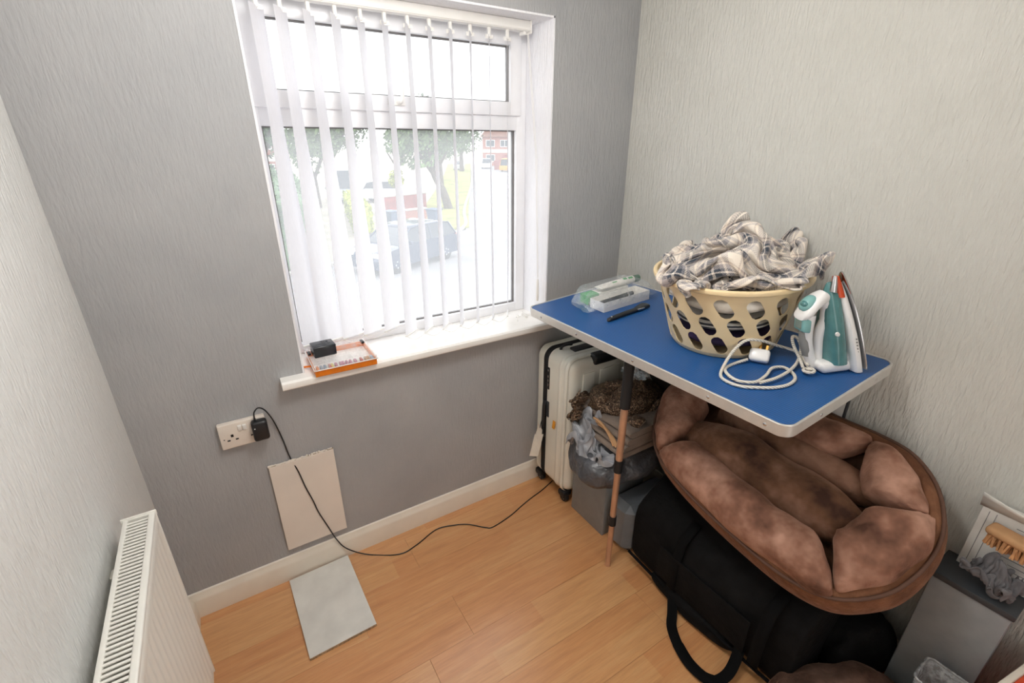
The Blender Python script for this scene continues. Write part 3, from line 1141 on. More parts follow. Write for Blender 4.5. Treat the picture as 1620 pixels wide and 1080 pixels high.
# crumpled cloth shapes: bounds, then x, y, z of every vertex in thousandths of the bounds
CLOTH_A = ((-0.2984, -0.1846, -0.0430, 0.2209, 0.2479, 0.1870),
[48,73,55,36,20,12,0,7,19,46,68,72,74,103,128,177,187,191,184,182,172,147,143,138,141,156,173,182,191,203,205,194,186,176,170,171,210,204,206,215,202,196,195,197,214,229,73,66,79,60,44,45,36,
23,26,59,90,81,110,143,181,219,231,212,205,202,178,195,196,182,181,198,209,218,220,225,221,207,188,189,184,193,230,211,193,220,229,227,233,234,237,218,95,70,87,77,67,62,61,52,47,49,97,113,
148,184,230,253,257,244,227,209,199,208,213,221,231,217,205,203,212,212,207,202,193,197,201,226,249,237,191,221,244,246,265,277,255,249,98,97,90,106,85,82,63,80,74,76,90,135,176,213,266,295,
294,269,240,241,230,229,218,227,231,231,219,219,226,232,238,230,215,222,222,242,232,247,211,207,221,252,275,282,278,249,121,114,120,120,107,92,81,81,93,89,112,147,166,224,279,324,322,295,
277,270,262,225,212,227,246,255,240,238,234,232,243,248,220,249,228,216,197,226,230,193,192,216,254,279,266,269,142,147,126,110,102,92,92,100,99,114,136,173,172,225,284,328,326,289,264,281,
272,242,222,209,229,251,254,243,237,243,251,254,230,250,261,244,206,192,225,217,192,189,220,243,266,274,169,153,138,117,110,114,126,120,123,143,163,194,201,215,275,307,311,305,265,258,267,
259,230,220,213,246,250,238,241,253,260,262,243,274,246,242,225,189,213,231,209,187,200,214,236,246,193,179,162,134,130,138,146,144,151,170,198,227,217,218,259,290,291,284,247,224,225,247,
235,228,215,221,247,236,237,251,260,273,261,277,234,248,222,206,214,230,232,195,198,203,216,236,216,207,178,173,156,163,161,163,179,192,217,246,238,232,266,268,285,278,263,236,229,251,248,
250,234,234,243,248,238,245,259,276,260,279,255,248,244,230,232,250,243,224,216,204,207,215,240,235,211,191,186,173,172,186,197,215,232,228,232,232,256,260,255,255,273,261,252,244,253,250,
254,259,252,265,254,255,258,273,246,275,265,264,267,251,245,243,243,239,242,230,234,209,269,249,244,222,218,206,192,206,226,212,207,202,201,219,231,234,254,277,286,285,265,232,243,254,248,
274,277,286,285,287,287,280,251,260,286,270,247,264,255,259,269,266,255,255,237,234,298,267,262,225,199,198,198,217,236,231,203,194,193,214,230,259,278,304,307,296,265,233,227,243,267,265,
297,306,318,323,311,289,272,275,294,292,256,248,270,280,264,285,275,283,262,255,328,302,268,238,221,205,205,215,233,221,207,205,229,246,266,292,314,340,328,311,269,246,227,244,272,271,303,
335,341,338,330,310,263,255,294,292,281,257,268,295,272,290,313,307,292,284,358,329,297,276,248,239,223,226,232,224,224,228,265,270,288,324,363,336,350,315,307,261,243,241,260,282,317,343,
367,367,340,296,264,252,286,283,267,270,290,300,289,291,309,323,321,315,386,358,326,291,276,263,239,242,245,242,250,271,295,305,327,359,352,341,371,342,340,322,291,268,278,302,324,350,353,
361,340,297,251,255,279,279,267,265,290,310,311,278,274,298,313,323,407,374,349,321,312,292,264,251,268,269,280,312,347,366,382,393,385,367,371,388,390,374,342,313,307,317,348,363,354,351,
327,293,248,244,275,283,283,293,310,336,318,298,289,306,315,321,398,384,372,337,314,297,293,267,270,291,318,341,382,405,404,386,398,389,384,385,401,414,395,365,354,354,371,378,376,359,321,
292,260,252,285,286,304,327,348,379,365,335,325,336,335,334,430,422,403,377,344,332,298,291,287,311,339,358,389,398,414,394,399,401,406,401,409,433,407,407,385,377,386,391,379,365,342,311,
286,270,292,292,325,356,384,417,415,388,375,365,368,358,433,440,422,410,380,355,341,327,314,339,363,378,407,410,424,406,420,419,411,417,426,443,411,428,414,393,371,364,380,391,367,337,308,
306,301,325,344,378,402,434,418,402,390,379,372,369,444,454,453,450,431,418,394,375,354,365,392,397,413,427,440,420,410,418,428,443,442,452,424,433,432,408,393,392,413,424,405,366,338,333,
345,361,367,396,426,447,449,431,412,406,403,400,469,454,460,478,501,468,428,444,415,406,424,423,436,445,448,439,409,417,446,471,472,463,448,451,466,444,422,418,432,446,438,406,383,373,383,
380,392,419,447,469,476,440,428,423,429,422,479,475,459,492,487,507,466,479,452,448,469,457,453,463,439,443,418,426,448,489,504,493,493,488,489,492,468,455,444,461,476,450,437,430,438,446,
432,434,463,458,488,460,455,444,442,449,495,476,466,463,478,534,517,503,474,480,501,504,493,486,456,447,449,441,468,495,515,535,535,536,540,524,502,479,470,479,495,491,475,479,495,507,499,
469,456,466,483,501,470,472,460,456,480,494,481,468,476,503,536,498,485,510,538,541,536,496,465,474,467,479,488,519,546,564,563,571,580,569,542,523,506,505,513,526,518,494,506,517,545,513,
499,500,509,513,507,502,490,484,484,502,494,481,483,505,547,519,495,530,556,575,553,524,483,474,500,504,529,545,576,590,602,613,619,611,586,564,540,544,543,545,546,532,503,524,546,556,525,
533,525,531,538,531,526,516,493,505,506,493,488,518,548,543,515,538,570,589,570,552,510,502,501,522,549,566,595,625,645,643,637,619,601,594,583,572,581,581,581,563,533,511,524,556,556,539,
550,548,558,540,536,537,483,491,509,515,504,503,539,523,543,555,593,616,606,569,533,497,516,541,572,576,602,630,644,645,637,626,605,619,621,598,606,612,602,585,575,557,543,538,534,566,565,
567,560,553,553,553,486,489,512,522,525,515,515,523,559,575,595,596,608,574,537,506,528,542,570,589,603,607,620,624,612,611,609,614,617,634,629,641,635,621,614,597,583,574,561,576,584,587,
571,564,556,550,495,514,522,538,547,552,540,553,557,596,577,567,588,570,535,500,513,530,563,591,581,580,581,591,583,582,582,588,598,618,633,649,662,657,627,596,584,599,587,563,585,579,582,
575,562,542,526,536,546,557,570,575,575,582,586,593,622,600,573,543,543,502,509,522,558,578,595,608,609,596,590,585,590,610,601,601,610,619,616,621,652,623,595,611,600,570,558,559,584,588,
563,543,552,557,574,587,596,613,618,625,634,640,656,629,602,559,542,520,526,524,550,564,585,608,626,628,615,604,614,625,621,603,619,629,634,615,626,645,615,625,601,578,551,539,557,585,584,
546,589,593,607,618,624,646,656,645,675,675,681,650,614,578,556,529,544,537,559,575,594,626,645,655,636,624,639,639,633,637,634,639,622,639,644,666,640,615,603,572,549,549,529,551,589,568,
630,633,647,648,662,682,684,690,696,699,698,666,635,595,554,541,552,560,576,592,609,629,659,680,665,644,655,662,654,656,655,636,642,655,669,660,629,600,586,571,550,541,529,549,575,592,677,
674,682,673,685,711,714,725,713,705,710,690,661,613,587,559,564,577,594,621,637,657,685,700,666,665,681,679,671,671,666,664,650,678,684,669,646,624,595,575,578,555,556,575,598,613,716,708,
703,689,718,724,733,738,737,731,728,702,683,648,630,610,594,586,605,640,657,691,717,702,686,689,680,701,681,668,674,672,687,702,700,686,675,659,637,606,611,593,579,609,626,647,739,730,725,
708,720,727,741,750,749,750,723,733,703,681,656,648,634,624,635,658,681,716,734,719,713,686,702,695,678,660,690,708,718,729,729,711,702,694,675,651,632,628,625,635,659,670,779,761,750,737,
730,728,733,746,747,749,730,752,733,698,694,674,660,656,668,684,681,712,736,730,699,692,722,725,702,671,671,687,723,754,757,749,734,714,696,688,679,666,667,678,691,716,782,782,780,774,762,
755,729,720,715,733,724,733,731,736,726,716,702,681,696,702,721,738,745,720,709,713,723,718,699,713,709,716,736,781,794,801,786,766,746,726,714,703,706,711,740,758,805,805,809,810,801,797,
784,769,752,752,745,750,765,775,766,750,741,730,725,732,750,728,735,741,726,732,750,748,728,721,746,759,792,826,835,846,830,818,805,793,755,724,710,737,772,802,828,832,848,830,828,836,808,
812,791,778,773,787,813,820,818,800,775,776,775,766,779,754,783,762,759,744,750,773,757,747,772,794,824,859,859,859,861,853,845,836,803,760,735,753,791,815,849,866,890,873,840,858,862,837,
830,820,819,828,847,869,867,854,821,822,808,826,816,793,793,787,777,782,782,809,797,791,789,820,852,882,905,877,867,898,881,869,831,796,760,769,786,814,860,887,919,916,885,849,841,863,864,
851,855,866,884,898,892,898,876,870,847,861,855,845,819,834,815,821,826,837,854,846,834,832,869,917,906,853,855,872,891,882,877,832,804,797,802,816,876,877,905,946,908,893,870,882,879,872,
877,883,903,907,912,928,912,910,891,888,882,876,853,866,864,865,880,881,887,877,890,876,871,922,932,873,856,872,900,903,899,864,832,832,821,827,903,899,903,933,979,944,916,906,877,858,876,
898,902,907,911,936,954,936,911,915,905,891,870,876,892,915,927,934,934,930,921,908,904,918,957,898,895,928,923,912,915,888,855,837,836,832,870,907,887,902,935,959,947,909,891,868,869,874,
910,924,929,931,954,958,941,924,927,902,898,902,918,939,954,966,976,971,960,945,934,946,967,938,929,944,941,923,909,895,866,838,833,833,890,873,903,884,875,903,919,937,944,927,910,901,892,
931,945,934,941,958,958,940,921,918,912,913,930,952,961,981,991,999,987,973,962,963,958,939,917,929,924,904,919,884,860,851,835,824,],
[217,254,246,233,228,240,261,298,266,264,273,299,305,303,245,219,217,259,304,349,366,389,404,438,423,437,468,474,479,494,525,553,584,609,633,654,690,754,806,866,899,931,957,936,969,993,210,
220,224,215,182,199,228,254,293,282,277,276,282,279,269,241,237,274,343,376,410,387,383,413,437,426,455,481,486,476,493,515,539,569,598,629,692,755,791,840,885,924,955,957,931,942,208,180,
184,179,146,158,198,234,277,313,306,272,261,255,250,263,260,306,359,402,445,434,435,447,450,434,432,435,445,443,464,481,504,536,568,616,674,757,790,828,869,910,928,953,965,943,209,158,141,
164,165,141,158,208,253,309,335,297,287,267,269,264,281,324,371,410,447,471,483,490,493,489,476,458,455,472,480,487,495,521,567,622,689,745,787,833,867,885,912,943,971,971,189,176,132,142,
146,161,182,194,234,291,334,330,291,275,292,284,295,333,383,414,429,432,442,451,472,493,500,486,463,461,473,483,519,529,583,628,685,737,799,816,857,887,899,930,954,978,157,171,168,189,182,
191,185,214,243,282,330,321,325,276,296,319,333,331,365,391,410,410,420,429,436,478,494,478,460,454,452,494,535,553,585,640,682,740,767,816,839,884,916,938,958,976,138,145,194,225,220,209,
196,230,254,283,337,351,359,300,297,324,349,375,357,377,384,401,396,408,413,436,462,467,454,447,447,475,522,554,583,638,691,711,752,793,822,865,912,946,967,990,122,153,198,241,240,213,209,
239,258,288,336,366,359,330,324,329,347,381,356,370,383,377,379,394,404,413,437,448,447,447,450,460,508,560,584,633,680,720,729,778,822,851,906,947,978,973,99,153,194,224,218,215,222,251,
264,292,324,344,348,334,316,340,328,344,385,368,371,372,387,397,404,400,415,438,447,472,476,476,510,558,591,636,686,725,756,779,813,853,902,948,978,999,77,133,183,212,235,232,255,254,274,
295,311,332,314,308,306,315,334,334,366,369,368,390,403,417,415,394,427,433,435,450,473,493,526,562,596,638,684,730,776,805,843,875,904,934,971,981,61,111,165,194,211,231,262,257,261,286,
323,319,315,296,292,314,304,323,344,372,383,390,416,429,414,416,411,419,435,444,463,504,535,573,584,638,683,733,778,824,839,860,900,933,941,977,64,82,130,145,184,214,251,252,265,293,302,289,
295,305,318,312,335,328,353,388,375,391,423,419,435,430,445,476,484,467,487,511,530,567,583,639,683,739,781,828,858,855,883,910,914,944,68,86,82,119,149,185,231,256,265,290,309,292,300,314,
330,346,322,326,360,387,374,398,427,453,468,458,465,486,474,477,499,516,536,573,583,635,680,734,781,830,849,863,866,883,886,906,75,95,78,115,143,166,212,236,260,295,320,305,296,303,328,324,
321,348,371,372,399,388,413,450,474,487,472,459,457,473,501,512,542,590,588,622,663,710,760,811,810,820,812,829,857,870,78,102,81,93,131,152,195,219,252,281,310,315,308,300,265,271,314,343,
351,383,402,425,404,425,446,474,452,426,458,477,506,532,553,595,603,621,645,687,730,778,775,779,782,789,800,821,89,79,114,96,117,136,172,219,247,282,276,284,292,275,296,327,330,320,357,377,
392,420,443,438,452,439,444,438,451,489,517,557,569,588,598,623,659,690,704,747,739,726,732,754,769,789,122,126,104,121,138,149,172,216,250,285,265,251,255,285,302,306,320,337,357,390,411,
421,447,460,445,435,435,446,470,496,533,571,585,602,609,634,675,682,681,724,743,705,693,722,737,754,130,118,136,153,162,162,182,211,255,285,253,226,226,257,285,280,297,321,356,383,418,431,
453,476,492,475,471,481,499,515,550,568,596,620,622,654,653,669,660,696,725,691,668,687,712,709,112,138,162,185,172,206,196,227,262,286,275,223,234,238,261,290,298,317,332,374,414,434,451,
469,493,511,512,535,539,533,567,579,585,612,633,649,634,631,665,669,676,694,717,723,739,744,121,140,164,194,182,218,237,280,232,256,272,253,214,224,274,309,314,330,338,359,412,445,453,468,
484,486,492,521,519,524,555,564,558,598,611,637,605,625,631,645,680,712,720,743,753,761,134,129,149,170,183,192,180,225,213,214,252,273,239,210,267,320,338,354,371,375,409,443,480,477,458,
463,471,495,504,509,536,544,552,579,579,603,599,586,602,619,661,685,730,738,752,753,159,122,123,128,162,178,172,208,211,242,256,287,270,229,262,333,365,387,408,421,436,467,469,495,497,493,
497,512,528,518,512,529,540,579,569,575,597,629,606,636,625,664,707,725,732,753,152,145,102,118,143,138,181,203,211,245,236,276,268,246,274,317,375,416,448,466,476,456,474,494,510,521,511,
520,535,515,508,519,520,540,562,530,575,599,642,667,631,641,681,710,709,712,163,135,107,87,113,154,176,168,195,226,220,259,260,285,312,340,387,430,486,501,482,455,480,505,502,480,497,519,
507,534,536,539,534,542,570,564,560,591,626,666,678,632,661,686,684,701,120,107,112,77,90,131,149,154,178,200,233,263,282,291,329,370,400,442,471,522,501,470,472,492,492,466,489,520,511,520,
533,521,542,509,517,545,571,589,630,658,698,661,639,648,664,683,87,89,107,78,72,106,127,159,161,213,245,269,295,296,321,371,424,450,484,500,488,500,482,454,443,441,449,487,525,552,556,546,
515,519,526,572,594,604,648,682,691,691,660,673,674,689,97,86,79,75,65,102,111,146,170,189,220,253,299,318,329,372,431,435,465,470,499,493,488,462,471,477,453,475,505,510,525,552,554,559,
543,572,610,645,680,672,676,691,678,661,691,695,120,104,87,74,69,75,105,121,140,169,192,229,266,294,314,346,414,412,434,447,465,465,452,437,441,454,467,488,515,506,525,516,546,534,560,594,
634,681,711,692,679,682,682,670,712,716,121,110,95,60,66,85,87,116,154,155,167,209,244,268,290,328,395,392,401,414,438,448,433,426,428,446,478,495,510,510,513,526,541,546,579,601,644,684,
724,710,703,711,678,693,723,742,108,105,79,88,72,75,98,119,127,144,190,203,235,260,290,319,375,378,374,368,386,408,403,399,412,446,481,497,509,521,532,546,549,576,609,637,655,682,719,732,
707,704,714,712,710,744,105,82,86,106,102,85,109,134,147,141,187,212,270,300,324,334,368,391,380,354,348,356,375,394,407,435,472,505,538,540,525,526,557,602,645,691,686,717,724,729,719,703,
729,742,720,721,103,69,92,82,110,113,91,81,108,165,189,231,274,314,331,350,368,390,368,338,315,329,339,370,384,422,470,511,510,536,538,553,578,617,663,702,707,725,741,737,724,728,733,755,
748,751,106,108,79,109,125,124,101,84,119,165,209,253,296,331,350,352,389,392,363,333,295,286,311,344,381,408,475,519,527,552,561,568,597,630,673,706,716,723,732,745,742,747,754,782,786,781,
88,82,87,138,140,138,120,99,107,162,200,253,310,345,374,346,350,376,361,341,298,263,288,311,347,395,464,522,545,558,568,601,629,650,698,706,719,744,748,756,765,779,771,756,795,798,56,75,101,
134,138,157,138,118,123,143,194,240,317,362,355,373,336,332,342,333,279,262,255,306,334,401,456,516,559,579,594,616,650,683,707,705,725,740,748,766,767,790,805,778,774,803,74,79,99,123,141,
169,163,143,138,157,190,232,289,355,378,360,327,303,315,311,284,255,275,320,325,374,449,518,568,603,612,636,665,704,707,712,745,741,736,737,759,785,817,812,777,772,91,72,79,108,123,158,169,
173,161,183,200,239,276,316,380,341,322,283,290,314,285,286,314,345,353,371,446,523,581,610,645,673,681,703,727,753,785,785,763,746,738,759,792,809,797,779,92,64,64,91,117,112,134,164,175,
189,208,235,283,312,364,346,333,301,281,276,283,306,346,353,385,374,438,508,569,617,645,654,680,708,755,794,814,806,761,737,733,741,762,780,781,763,100,57,39,69,92,109,136,154,154,174,199,
222,247,289,345,328,318,301,336,311,326,337,370,397,403,387,442,510,569,618,651,677,681,724,786,821,851,801,770,730,714,715,748,741,735,743,70,77,17,54,89,129,123,148,152,160,190,213,219,
270,322,318,360,314,315,341,344,374,380,395,406,409,469,516,559,603,632,670,685,736,778,835,882,841,797,753,729,732,758,742,752,774,96,71,8,0,48,80,103,133,158,176,184,200,231,257,297,325,
359,340,371,359,390,399,414,438,449,432,488,514,556,593,630,641,687,731,781,797,854,884,833,788,771,750,763,771,786,801,119,63,23,0,32,80,109,129,139,163,189,196,225,253,288,315,348,367,393,
407,436,426,451,447,484,492,517,544,562,595,616,654,671,715,762,760,811,881,867,821,791,788,782,803,821,833,150,105,68,23,60,100,135,109,136,158,179,205,223,251,275,284,326,366,404,438,470,
460,476,472,502,534,554,548,571,603,621,650,697,727,785,759,777,831,853,839,813,818,809,822,839,846,146,141,117,63,56,117,156,127,136,160,177,184,209,234,258,262,293,345,395,446,485,482,505,
513,516,524,548,546,570,592,622,651,691,748,783,793,782,804,858,821,821,839,840,838,853,855,129,121,121,94,76,108,146,168,178,184,216,221,194,215,225,250,270,323,384,439,486,503,507,527,515,
504,525,549,562,589,620,649,685,737,792,818,791,806,848,857,845,858,858,836,853,865,121,128,110,108,90,80,109,154,204,182,215,213,235,206,204,207,243,288,356,418,466,498,509,509,507,507,507,
528,558,578,607,639,675,719,769,795,814,825,856,851,856,866,864,859,874,855,],
[141,159,233,281,325,377,412,420,383,376,347,370,333,288,280,282,206,159,127,165,213,241,292,296,244,196,169,232,250,276,246,301,345,406,467,562,539,490,374,398,348,366,393,425,427,413,113,
201,284,337,342,381,414,463,428,422,403,321,324,284,239,217,125,61,81,139,163,213,264,264,266,216,190,199,223,230,277,330,348,417,486,572,594,547,410,370,345,332,338,394,437,440,159,227,309,
368,388,417,429,455,475,411,388,375,335,296,261,164,64,26,50,59,106,178,215,241,263,293,293,256,209,229,258,330,377,447,521,570,556,525,473,426,408,386,354,372,418,460,238,265,350,401,441,
471,471,470,467,444,336,353,333,284,204,121,33,0,3,56,57,118,158,192,233,276,313,317,280,248,254,316,399,444,490,519,484,463,445,460,432,451,416,436,446,461,225,333,401,477,498,516,488,416,
442,459,382,304,233,202,179,128,41,7,6,46,82,92,140,179,188,234,282,311,325,314,309,356,377,442,428,473,485,456,428,454,453,469,484,499,486,495,249,361,441,506,497,465,400,392,384,438,420,
341,208,149,132,141,70,52,30,69,103,86,112,152,189,210,269,279,288,290,316,343,348,428,473,458,416,422,390,424,495,497,468,519,544,543,277,421,434,458,443,411,355,349,380,435,420,332,216,
121,79,93,122,55,73,81,111,126,100,125,186,213,262,268,276,272,291,351,385,426,430,406,395,358,339,397,497,539,528,487,515,535,289,419,460,446,429,402,350,366,401,408,418,336,248,114,58,96,
75,116,135,112,122,130,122,149,165,217,236,238,239,237,254,335,362,380,380,357,340,305,364,425,504,562,576,527,498,526,297,391,398,439,424,406,350,378,400,412,379,313,231,139,95,108,123,155,
143,195,190,154,127,160,148,202,254,269,262,249,244,310,327,336,352,305,318,288,367,451,540,567,588,568,542,530,294,356,368,365,374,342,348,395,403,400,337,274,217,146,142,128,140,205,208,
153,200,154,128,113,161,197,230,257,282,295,294,288,335,309,376,309,335,315,330,412,481,522,581,553,580,591,293,294,324,324,370,360,349,400,403,348,314,251,184,166,160,168,189,173,191,156,
194,153,124,141,190,173,258,308,345,358,358,329,308,304,371,353,376,355,368,371,448,513,518,553,621,620,278,244,242,301,289,312,323,359,373,346,298,257,223,209,196,234,225,205,204,197,214,
189,138,169,171,243,283,336,385,401,398,377,298,261,342,353,392,386,381,358,379,414,443,506,591,623,267,241,201,203,240,250,281,323,336,319,276,223,226,277,281,287,268,241,240,238,257,235,
233,219,241,322,370,400,450,483,448,371,306,263,298,317,403,419,431,396,327,322,352,415,511,565,229,230,194,201,186,246,241,315,304,309,296,256,279,378,399,395,329,362,344,334,275,310,314,
320,358,402,441,440,472,485,482,431,331,273,283,311,388,415,448,458,374,286,291,332,420,477,180,183,149,150,159,228,221,310,294,304,324,318,299,367,417,475,498,519,475,473,392,301,370,380,
420,449,475,494,494,513,451,415,349,293,279,319,422,474,488,494,398,377,318,300,363,407,100,107,112,93,151,211,240,234,292,295,332,344,347,397,423,461,540,600,597,562,483,391,341,393,421,
455,459,513,536,544,471,432,383,320,326,346,419,461,521,539,451,406,361,341,308,333,167,102,37,29,75,138,224,198,244,276,328,368,373,393,464,533,596,659,690,664,601,500,408,363,408,438,460,
514,540,516,508,454,400,367,360,388,393,450,514,499,423,407,345,324,357,379,171,100,52,35,29,114,154,236,220,249,279,347,403,467,508,575,634,661,677,736,696,617,544,449,426,448,469,501,510,
444,469,417,406,413,417,440,403,423,487,473,413,425,367,371,379,383,117,138,108,70,114,78,162,217,231,270,296,299,359,454,516,542,609,652,701,765,766,727,650,564,522,527,540,536,491,426,440,
454,475,452,488,467,421,399,408,429,344,308,363,302,298,311,84,87,93,107,170,109,158,212,243,279,270,327,357,442,485,518,574,619,695,781,825,808,778,683,638,616,638,627,574,506,502,520,547,
537,497,504,446,475,421,351,329,326,295,352,314,303,106,135,174,182,152,214,260,226,237,289,286,326,375,480,540,535,576,651,718,783,849,878,863,793,731,728,731,718,675,602,577,585,624,626,
565,585,515,483,451,391,380,390,361,304,328,291,116,131,185,200,242,300,374,342,376,374,322,362,427,530,604,596,615,681,745,772,852,834,891,876,815,768,795,784,768,713,652,650,672,689,623,
573,611,578,559,506,457,443,406,342,287,302,73,140,128,228,292,313,382,439,465,446,400,419,495,590,657,666,638,670,721,777,826,836,877,892,895,871,856,854,820,779,736,731,764,739,702,657,
654,702,672,617,568,503,481,425,347,290,86,110,147,230,321,345,424,479,540,528,457,474,562,555,600,691,682,665,680,732,768,764,772,812,834,845,818,833,799,826,792,777,825,857,855,817,749,
768,734,698,616,604,541,486,405,340,89,127,194,247,325,386,425,509,585,544,514,488,520,581,585,643,713,722,672,673,698,675,710,732,763,798,780,792,760,810,831,851,884,898,927,917,868,809,
787,718,680,660,602,522,448,372,140,183,229,291,361,403,462,528,625,604,580,538,522,598,615,658,667,742,715,648,662,661,660,667,682,710,703,716,734,731,772,829,876,937,988,986,909,876,809,
764,713,660,648,603,506,414,201,230,257,322,389,461,513,573,650,564,580,541,504,559,621,608,624,720,712,632,611,606,584,585,617,640,632,644,686,668,698,746,820,893,973,999,989,903,827,752,
702,653,609,568,527,423,242,286,315,358,429,506,568,645,650,610,527,479,441,477,547,598,587,710,724,670,620,574,568,568,598,593,563,571,603,635,652,696,759,848,924,952,939,883,800,712,657,
611,573,515,480,383,292,315,363,404,479,543,618,588,575,558,457,411,386,439,529,566,560,675,712,711,683,647,609,600,582,579,580,578,562,582,583,623,682,761,798,812,796,789,737,681,640,586,
533,474,407,325,293,340,372,447,509,587,633,572,504,431,438,347,306,375,461,530,527,632,681,706,710,698,656,614,566,540,535,541,502,544,573,595,656,701,713,701,667,694,681,657,633,579,533,
433,350,277,305,315,389,449,521,567,612,568,474,389,372,306,310,367,455,526,507,586,625,649,673,694,698,641,584,532,528,517,505,518,545,592,621,626,624,635,582,611,618,605,591,567,533,442,
320,252,309,314,377,450,491,550,542,492,435,410,306,340,380,422,505,567,516,529,556,601,634,660,701,660,582,508,509,484,529,531,565,577,590,564,546,561,532,557,630,640,633,581,521,445,355,
264,236,307,349,404,449,500,486,414,353,338,372,300,377,445,471,585,580,528,545,563,588,673,683,670,607,501,497,508,557,560,612,652,595,538,510,490,463,509,599,666,683,631,567,492,393,314,
190,248,315,322,387,431,410,353,293,276,337,275,366,391,464,498,568,581,540,573,627,671,703,647,598,504,518,527,564,608,651,664,620,547,496,431,413,465,537,594,665,643,572,494,448,373,198,
183,233,252,310,360,351,301,228,269,298,328,291,358,461,504,497,566,602,609,606,651,701,712,596,555,449,530,539,563,599,601,600,544,445,362,368,414,496,545,615,603,542,490,420,408,282,251,
196,191,242,280,306,284,243,248,265,318,357,373,453,536,514,561,599,631,596,637,703,720,613,537,480,476,493,519,534,537,526,449,326,273,297,374,456,536,524,536,559,481,481,407,302,270,213,
227,177,201,226,253,217,218,243,296,343,409,417,478,533,557,595,608,644,660,665,696,607,480,516,518,516,463,475,435,413,338,252,207,236,307,357,431,525,576,560,502,418,385,374,307,226,215,
262,192,159,167,194,214,212,235,247,349,358,444,519,514,541,590,625,620,623,607,599,479,449,431,443,475,434,357,286,224,213,200,246,303,276,325,396,506,529,477,445,394,422,348,272,222,264,
210,170,173,194,178,167,172,231,294,285,376,449,502,506,525,571,573,550,591,535,444,478,466,437,410,467,391,300,245,269,245,247,278,277,285,352,412,433,412,409,382,425,323,332,268,255,240,
277,207,240,273,275,270,209,222,240,327,368,413,479,428,493,470,527,504,436,381,413,471,417,376,420,429,342,301,335,310,312,337,339,325,323,344,355,356,340,385,389,291,300,197,153,243,291,
314,256,242,288,337,311,253,224,305,285,368,378,426,429,363,425,456,401,341,338,413,381,361,330,376,405,338,393,313,265,283,339,374,346,320,299,352,351,366,405,337,266,141,98,131,185,223,
289,260,259,319,318,328,325,242,234,309,292,358,402,305,335,394,387,328,263,296,348,355,299,282,333,376,317,249,180,160,219,299,404,349,291,333,372,362,433,316,252,184,130,100,145,207,259,
281,279,270,303,273,267,321,294,252,261,303,359,273,291,342,333,329,275,205,233,242,296,267,264,312,349,208,74,45,105,257,352,406,355,295,288,295,503,372,285,251,195,158,173,241,343,370,350,
302,260,244,219,250,289,320,325,326,304,231,232,253,285,276,293,223,228,251,216,217,230,254,304,280,126,52,59,219,330,387,400,362,336,316,544,484,391,330,327,304,290,312,404,471,446,377,341,
274,219,174,209,254,280,262,287,292,224,225,220,268,264,282,232,229,246,247,266,254,235,296,218,157,137,241,318,371,404,400,372,336,583,522,488,444,409,413,421,455,472,540,535,449,369,348,
267,192,158,213,254,236,251,296,275,234,230,234,297,286,289,240,269,272,274,250,218,282,282,228,185,276,348,340,377,409,396,408,])
